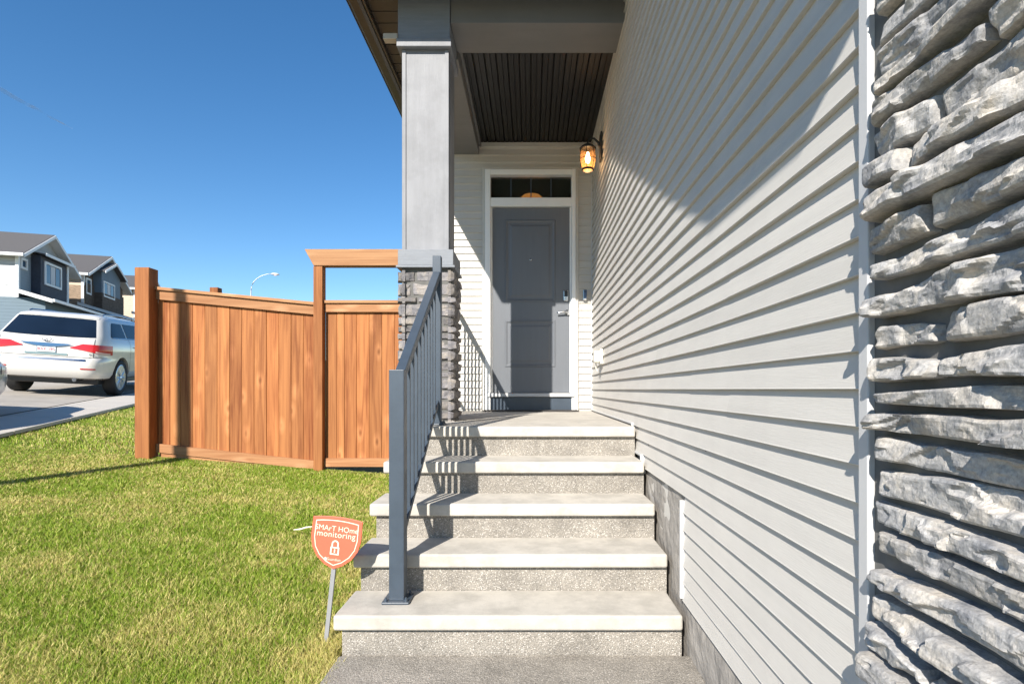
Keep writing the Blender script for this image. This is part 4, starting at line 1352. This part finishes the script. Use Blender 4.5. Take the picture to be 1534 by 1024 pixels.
# nearer lamp whose shadow crosses the lawn
yl = 1.6
lamp_post(-3.93 - LT * (6.36 - yl), yl, 7.2, 1.8, math.pi, 'slim street lamp whose pole shadow crosses the lawn to the fence', .086)

# ================================================================== HOUSES ACROSS THE STREET
A0 = Vector((-28.7, 31.8))
NL = -SR                                  # away from the street
HB = lambda s, b: A0 + SD * s + NL * b
def hz_ground(s, b):
    p_ = HB(s, b); return ground_z(p_.x, p_.y)
def px_s(px, b=0.0):
    r_ = (795 - px) / 850; q = HB(0, b)
    return (-q.x - q.y * r_) / (SD.y * r_ + SD.x)
def px_h(px, py, b=0.0):
    p_ = HB(px_s(px, b), b)
    return CH + (583 - py) / 850 * p_.y

def hbox(s0, s1, b0, b1, z0, z1, mb=None):
    mb = mb or MB()
    P_ = [HB(s0, b0), HB(s1, b0), HB(s1, b1), HB(s0, b1)]
    return mb.hexa([(q.x, q.y, z0) for q in P_] + [(q.x, q.y, z1) for q in P_])
def hpoly(pts, b0, b1, mb=None):
    """polygon in (s, z), extruded in b"""
    mb = mb or MB(); n = len(pts)
    vs = []
    for b in (b0, b1):
        for s, z in pts:
            q = HB(s, b); vs.append((q.x, q.y, z))
    return mb.add(vs, [(i, (i + 1) % n, n + (i + 1) % n, n + i) for i in range(n)] + [tuple(range(n - 1, -1, -1)), tuple(range(n, 2 * n))])
def hquad_b(pts, s0, s1, mb=None):
    """polygon in (b, z), extruded in s"""
    mb = mb or MB(); n = len(pts); vs = []
    for s in (s0, s1):
        for b, z in pts:
            q = HB(s, b); vs.append((q.x, q.y, z))
    return mb.add(vs, [(i, (i + 1) % n, n + (i + 1) % n, n + i) for i in range(n)] + [tuple(range(n - 1, -1, -1)), tuple(range(n, 2 * n))])

def window(parent, s0, s1, z0, z1, b=0.0, trim_m='h_white', panes=3, tw_=.13):
    fr_ = MB()
    hbox(s0 - tw_, s1 + tw_, b - .07, b + .02, z1, z1 + tw_, fr_); hbox(s0 - tw_, s1 + tw_, b - .07, b + .02, z0 - tw_, z0, fr_)
    hbox(s0 - tw_, s0, b - .07, b + .02, z0, z1, fr_); hbox(s1, s1 + tw_, b - .07, b + .02, z0, z1, fr_)
    w_ = fr_.build('window', M[trim_m], parent)
    for k_ in range(panes):
        a = s0 + (s1 - s0) * k_ / panes; c = s0 + (s1 - s0) * (k_ + 1) / panes
        hbox(a + .03, c - .03, b - .03, b - .005, z0 + .03, z1 - .03).build('pane', M['curtain'] if (panes == 3 and k_ == 1) else M['winblue'], w_)
    return w_

def gable_roof(parent, s0, s1, b0, b1, ze, za, over=.45, th=.16, m='shingle'):
    sm = (s0 + s1) / 2; sl_ = (za - ze) / (sm - s0)
    e0 = ze - over * sl_
    rf = hpoly([(s0 - over, e0), (sm, za), (s1 + over, e0), (s1 + over, e0 + th), (sm, za + th), (s0 - over, e0 + th)], b0 - over, b1).build('roof', M[m], parent)
    # barge boards and eave gutters
    hpoly([(s0 - over + .02, e0 - .045), (sm, za - .045 - .001), (s1 + over - .02, e0 - .045), (s1 + over - .02, e0 - .004), (sm, za - .004), (s0 - over + .02, e0 - .004)], b0 - over + .01, b1 - .01).build('soffit', M['h_white'], rf)
    hpoly([(s0 - over, e0 - .06), (sm, za - .06), (s1 + over, e0 - .06), (s1 + over, e0 + th - .03), (sm, za + th - .03), (s0 - over, e0 + th - .03)], b0 - over - .05, b0 - over - .002).build('barge_board', M['h_white'], rf)
    hbox(s0 - over - .12, s0 - over - .005, b0 - over, b1, e0 - .02, e0 + .14).build('gutter', M['h_white'], rf)
    hbox(s1 + over + .005, s1 + over + .12, b0 - over, b1, e0 - .02, e0 + .14).build('gutter', M['h_white'], rf)
    return rf

def far_house(spec):
    s0, s1 = spec['s']; zg = hz_ground(s0, 0) - .6
    e_ = empty('suburban_house', spec['label'], 'house', (HB((s0 + s1) / 2, 4).x, HB((s0 + s1) / 2, 4).y, zg), 'houses across the street')
    o_list = len(C.objects)
    inv = e_.matrix_world.inverted() if False else Matrix.Translation(-Vector(e_.location))
    class P_:      # temporary holder collects the parts
        pass
    before = set(C.objects)
    ze, za = spec['ze'], spec['za']
    hbox(s0, s1, .12, 11, zg, ze).build('wall', M[spec['side']])
    sm = (s0 + s1) / 2
    hpoly([(s0, ze - .06), (s1, ze - .06), (sm, za - .06)], .02, .30).build('gable', M[spec['gable']])
    hbox(s0, s1, .02, .118, zg, ze).build('front_wall', M[spec['front']])
    hbox(s0 - .06, s0 + .12, -.02, .14, zg, ze - .05).build('corner_board', M['h_white'])
    gable_roof(None, s0, s1, .0, 11, ze, za)
    # ground floor bay with pent roof
    zp = spec['zp']
    hbox(s0 - spec.get('wide', .5), s1 + .2, -2.6, .0, zg, zp - .75).build('lower_wall', M[spec['lower']])
    pr_ = hquad_b([(.0, zp), (-3.1, zp - .95), (-3.1, zp - .82), (.0, zp + .14)], s0 - spec.get('wide', .5) - .4, s1 + .5).build('pent_roof', M['shingle'])
    hbox(s0 - spec.get('wide', .5) - .45, s1 + .5, -3.2, -3.105, zp - .97, zp - .83).build('gutter', M['h_white'], pr_)
    hquad_b([(.0, zp - .08), (-3.1, zp - 1.03), (-3.1, zp - .84), (.0, zp + .12)], s0 - spec.get('wide', .5) - .48, s0 - spec.get('wide', .5) - .405).build('barge_board', M['h_white'], pr_)
    for q in spec['extra']: q()
    for o in set(C.objects) - before:
        if o.parent is None:
            o.parent = e_; o.matrix_parent_inverse = inv
    return e_

s_a, s_b = 0.0, px_s(104)
ze1 = px_h(27, 378)
za1 = px_h(75, 358)
def ex1():
    B_ = -.45
    a, b_ = px_s(47), px_s(101, B_)
    z1 = px_h(75, 388, B_); z0 = px_h(75, 447, B_) - .4
    hbox(a, b_, B_, .018, z0, z1).build('bump_out', M['h_navy'])
    pr_ = hquad_b([(.02, z1 + .14), (-.75, z1 + .0), (-.75, z1 + .06), (.02, z1 + .20)], a - .15, b_ + .2).build('bay_roof', M['shingle'])
    hbox(a - .16, b_ + .21, -.82, -.755, z1 - .06, z1 + .10).build('gutter', M['h_white'], pr_)
    hbox(b_ - .12, b_ + .05, B_ - .05, .0, z0, z1 - .02).build('corner_board', M['h_white'])
    window(None, px_s(67.5, B_), px_s(89.5, B_), px_h(78, 427, B_), px_h(78, 399, B_), B_)
    window(None, px_s(32.5), px_s(38.5), px_h(35, 400), px_h(35, 390), .02, panes=1)
    for f_ in (.2, .35, .5, .65, .8):
        ss = s_a + (s_b - s_a) * f_
        hbox(ss - .04, ss + .04, .04, .098, ze1, ze1 + (za1 - ze1) * (1 - abs(2 * f_ - 1)) - .1).build('batten', M['h_white'])
far_house(dict(s=(s_a, s_b), ze=ze1, za=za1, side='h_grey', gable='h_grey', front='h_blue', lower='h_deep', zp=px_h(27, 436), extra=[ex1],
               wide=3.2, label='pale grey gabled house with white framed window on dark navy bay'))
s_c, s_d = px_s(125.5), px_s(184)
ze2 = px_h(125, 408)
za2 = px_h(160, 392)
def ex2():
    B_ = -.5
    z0 = px_h(125, 456) - 1
    hbox(s_c - .03, s_c + .12, -.03, 1.6, z0, px_h(125, 427)).build('stone_corner', M['h_stone'])
    hbox(s_c + .15, s_d, -.06, .018, z0, px_h(150, 432)).build('stone_band', M['h_dark'])
    a, b_ = px_s(140), px_s(180, B_)
    zt = px_h(165, 412, B_)
    hbox(a, b_, B_, .016, px_h(165, 450, B_) - 1, zt).build('bump_out', M['h_teal'])
    hbox(a - .02, b_ + .02, B_ - .06, -.03, px_h(165, 450, B_) - 1, px_h(165, 443, B_)).build('stone_band', M['h_dark'])
    window(None, px_s(155, B_), px_s(170, B_), px_h(163, 445, B_), px_h(163, 426, B_), B_, tw_=.10)
    window(None, px_s(129), px_s(134.5), px_h(131, 438), px_h(131, 419), .0, panes=1, tw_=.12)
    m_ = (a + b_) / 2
    hpoly([(a, zt - .01), (b_, zt - .01), (m_, zt + .75)], B_, .05).build('bay_gable', M['h_teal'])
    rf = hpoly([(a - .35, zt - .12), (m_, zt + .80), (b_ + .35, zt - .12), (b_ + .35, zt + .02), (m_, zt + .94), (a - .35, zt + .02)], B_ - .35, .05).build('bay_roof', M['shingle'])
    hpoly([(a - .35, zt - .17), (m_, zt + .75), (b_ + .35, zt - .17), (b_ + .35, zt + .0), (m_, zt + .92), (a - .35, zt + .0)], B_ - .40, B_ - .352).build('barge_board', M['h_white'], rf)
far_house(dict(s=(s_c, s_d), ze=ze2, za=za2 + .2, side='h_beige', gable='h_dark', front='h_dark', lower='h_dark', zp=px_h(140, 462), extra=[ex2],
               label='beige house with brown stone corner and slate blue gabled bay'))
s_e = px_s(203)
def ex3():
    window(None, s_e + 1.5, s_e + 4.0, px_h(215, 455), px_h(215, 440), .0)
far_house(dict(s=(s_e, s_e + 7.0), ze=px_h(203, 431), za=px_h(203, 431) + 1.5, side='h_beige', gable='h_beige', front='h_beige', lower='h_beige', zp=px_h(203, 470), extra=[ex3],
               label='cream sided house partly hidden behind the thick fence post'))

# ================================================================== LAWN GRASS
rs = np.random.RandomState(8)
def blades(n, ymin, ymax, power):
    u = rs.rand(n)
    y = ymin + (ymax - ymin) * u ** power
    x = -.845 - rs.rand(n) * (1.12 * y + .9 - .845)
    return x, y
X, Y = [], []
x, y = blades(400000, 1.15, 6.42, 1.35); X.append(x); Y.append(y)
n = 90000
y = 6.2 + 6.8 * rs.rand(n); x = -4.36 - rs.rand(n) * 6.5; X.append(x); Y.append(y)
# denser fringe along the path, the steps and the fence
n = 9000
y = 1.2 + 2.9 * rs.rand(n); x = np.where(y < 2.45, -.80, -.855) - np.abs(rs.randn(n)) * .035; X.append(x); Y.append(y)
n = 7000
x = -4.3 + 3.3 * rs.rand(n); y = 6.37 - np.abs(rs.randn(n)) * .03; X.append(x); Y.append(y)
X = np.concatenate(X); Y = np.concatenate(Y)
# stay on the lawn side of the sidewalk
bb = (X - K0.x) * -SR.x + (Y - K0.y) * -SR.y
keep = (bb < -.735) & ~((Y > 6.40) & (X > -4.36))
keep &= ~((X > -.84) & (Y > 2.4))
X, Y = X[keep], Y[keep]
N_ = len(X)
Z = .074 * (-.83 - X) + .039 * (Y - 2.4) - .052
dist = np.sqrt(X * X + Y * Y)
h = (.006 + .018 * rs.rand(N_)) * (.75 + .6 * fbm(X * 4, Y * 4, 2, 3))
fringe = (X > -.95)
h = np.where(fringe, h * (1.15 + .7 * rs.rand(N_)), h) + .030
wd = (.0013 + .0010 * rs.rand(N_)) * np.clip(dist / 2.6, 1, 3.2)
yaw = rs.rand(N_) * 6.283
flow = fbm(X * 1.3, Y * 1.3, 31, 3) * 12
ld = flow * .5 + rs.rand(N_) * 6.283
lean = (.15 + .65 * rs.rand(N_)) * h
lx_, ly_ = np.cos(ld) * lean, np.sin(ld) * lean
cx, cy = np.cos(yaw) * wd, np.sin(yaw) * wd
V = np.zeros((N_, 5, 3))
V[:, 0] = np.stack([X - cx, Y - cy, Z], -1)
V[:, 1] = np.stack([X + cx, Y + cy, Z], -1)
V[:, 2] = np.stack([X + cx * .8 + lx_ * .35, Y + cy * .8 + ly_ * .35, Z + h * .6], -1)
V[:, 3] = np.stack([X - cx * .8 + lx_ * .35, Y - cy * .8 + ly_ * .35, Z + h * .6], -1)
V[:, 4] = np.stack([X + lx_, Y + ly_, Z + h], -1)
me = bpy.data.meshes.new('lawn_grass')
me.vertices.add(N_ * 5)
me.vertices.foreach_set('co', V.reshape(-1))
base = np.arange(N_)[:, None] * 5
quads = (base + np.array([0, 1, 2, 3])).reshape(-1)
tris = (base + np.array([3, 2, 4])).reshape(-1)
me.loops.add(N_ * 7)
li = np.concatenate([(base + np.array([0, 1, 2, 3])), (base + np.array([3, 2, 4]))], 1).reshape(-1)
me.loops.foreach_set('vertex_index', li)
me.polygons.add(N_ * 2)
ls = (np.arange(N_)[:, None] * 7 + np.array([0, 4])).reshape(-1)
me.polygons.foreach_set('loop_start', ls)
me.update(calc_edges=True)
me.validate()
dry = np.clip((fbm(X * 1.7, Y * 1.7, 41, 4) - .36) * 3.4, 0, 1) * .40 + np.clip((fbm(X * 6, Y * 6, 47, 3) - .42) * 4, 0, 1) * .30 + .12
dry += np.where(X > -1.15, .38 * np.clip((X + 1.15) / .3, 0, 1), 0)
dry += .10 * np.clip((4.2 - Y) / 2.5, 0, 1)
isdry = rs.rand(N_) < np.clip(dry, 0, .9)
g1 = np.array([.17, .285, .025]); g2 = np.array([.37, .45, .06]); d1 = np.array([.70, .62, .25]); d2 = np.array([.52, .45, .15])
t = rs.rand(N_, 1)
colr = np.where(isdry[:, None], d1 * t + d2 * (1 - t), g1 * t + g2 * (1 - t))
colr *= (.85 + .3 * rs.rand(N_, 1))
at = me.attributes.new('tint', 'FLOAT_COLOR', 'POINT')
cc = np.ones((N_, 5, 4)); cc[:, :, :3] = colr[:, None, :]
at.data.foreach_set('color', cc.reshape(-1))
me.materials.append(M['grass'])
go = bpy.data.objects.new('lawn_grass', me); C.objects.link(go)
tag(go, 'short patchy green and straw coloured lawn', None, None, 'stuff')
# a pale straw lying in the lawn by the sign
sx_, sy_ = -1.70, 4.07
stw = MB().tube([(sx_ + a, sy_ + b_, ground_z(sx_, sy_) + c) for a, b_, c in ((0, 0, .015), (.05, -.01, .022), (.10, -.02, .038), (.145, -.03, .045))], [.003, .006, .006, .003], 6).build('straw', M['straw'])
tag(stw, 'pale dry straw lying in the grass beside the orange sign', 'straw')

# ================================================================== CONTRAIL
cm = bpy.data.materials.new('contrail_vapour'); cm.use_nodes = True
N = cm.node_tree.nodes; L = cm.node_tree.links; b = N['Principled BSDF']
b.inputs['Base Color'].default_value = (.8, .8, .8, 1); b.inputs['Roughness'].default_value = 1
tc = N.new('ShaderNodeTexCoord'); nz = N.new('ShaderNodeTexNoise'); nz.inputs['Scale'].default_value = .012; nz.inputs['Detail'].default_value = 6
L.new(tc.outputs['Object'], nz.inputs['Vector'])
mr = N.new('ShaderNodeMapRange'); mr.inputs['From Min'].default_value = .35; mr.inputs['From Max'].default_value = .75
mr.inputs['To Min'].default_value = 0; mr.inputs['To Max'].default_value = .30
L.new(nz.outputs['Fac'], mr.inputs['Value']); L.new(mr.outputs[0], b.inputs['Alpha'])
pts = [(-3560 + 40 * i / 12, 3200 + 1150 * i / 12 + 6 * math.sin(i * 1.7), 2000 + 5 * math.sin(i * 2.3)) for i in range(13)]
ct = MB().tube(pts, [20, 19, 18, 17, 17, 16, 15, 14, 12, 10, 8, 6, 3], 14).build('contrail', cm, smooth=True)
tag(ct, 'faint white vapour streak high in the blue sky', None, None, 'stuff')
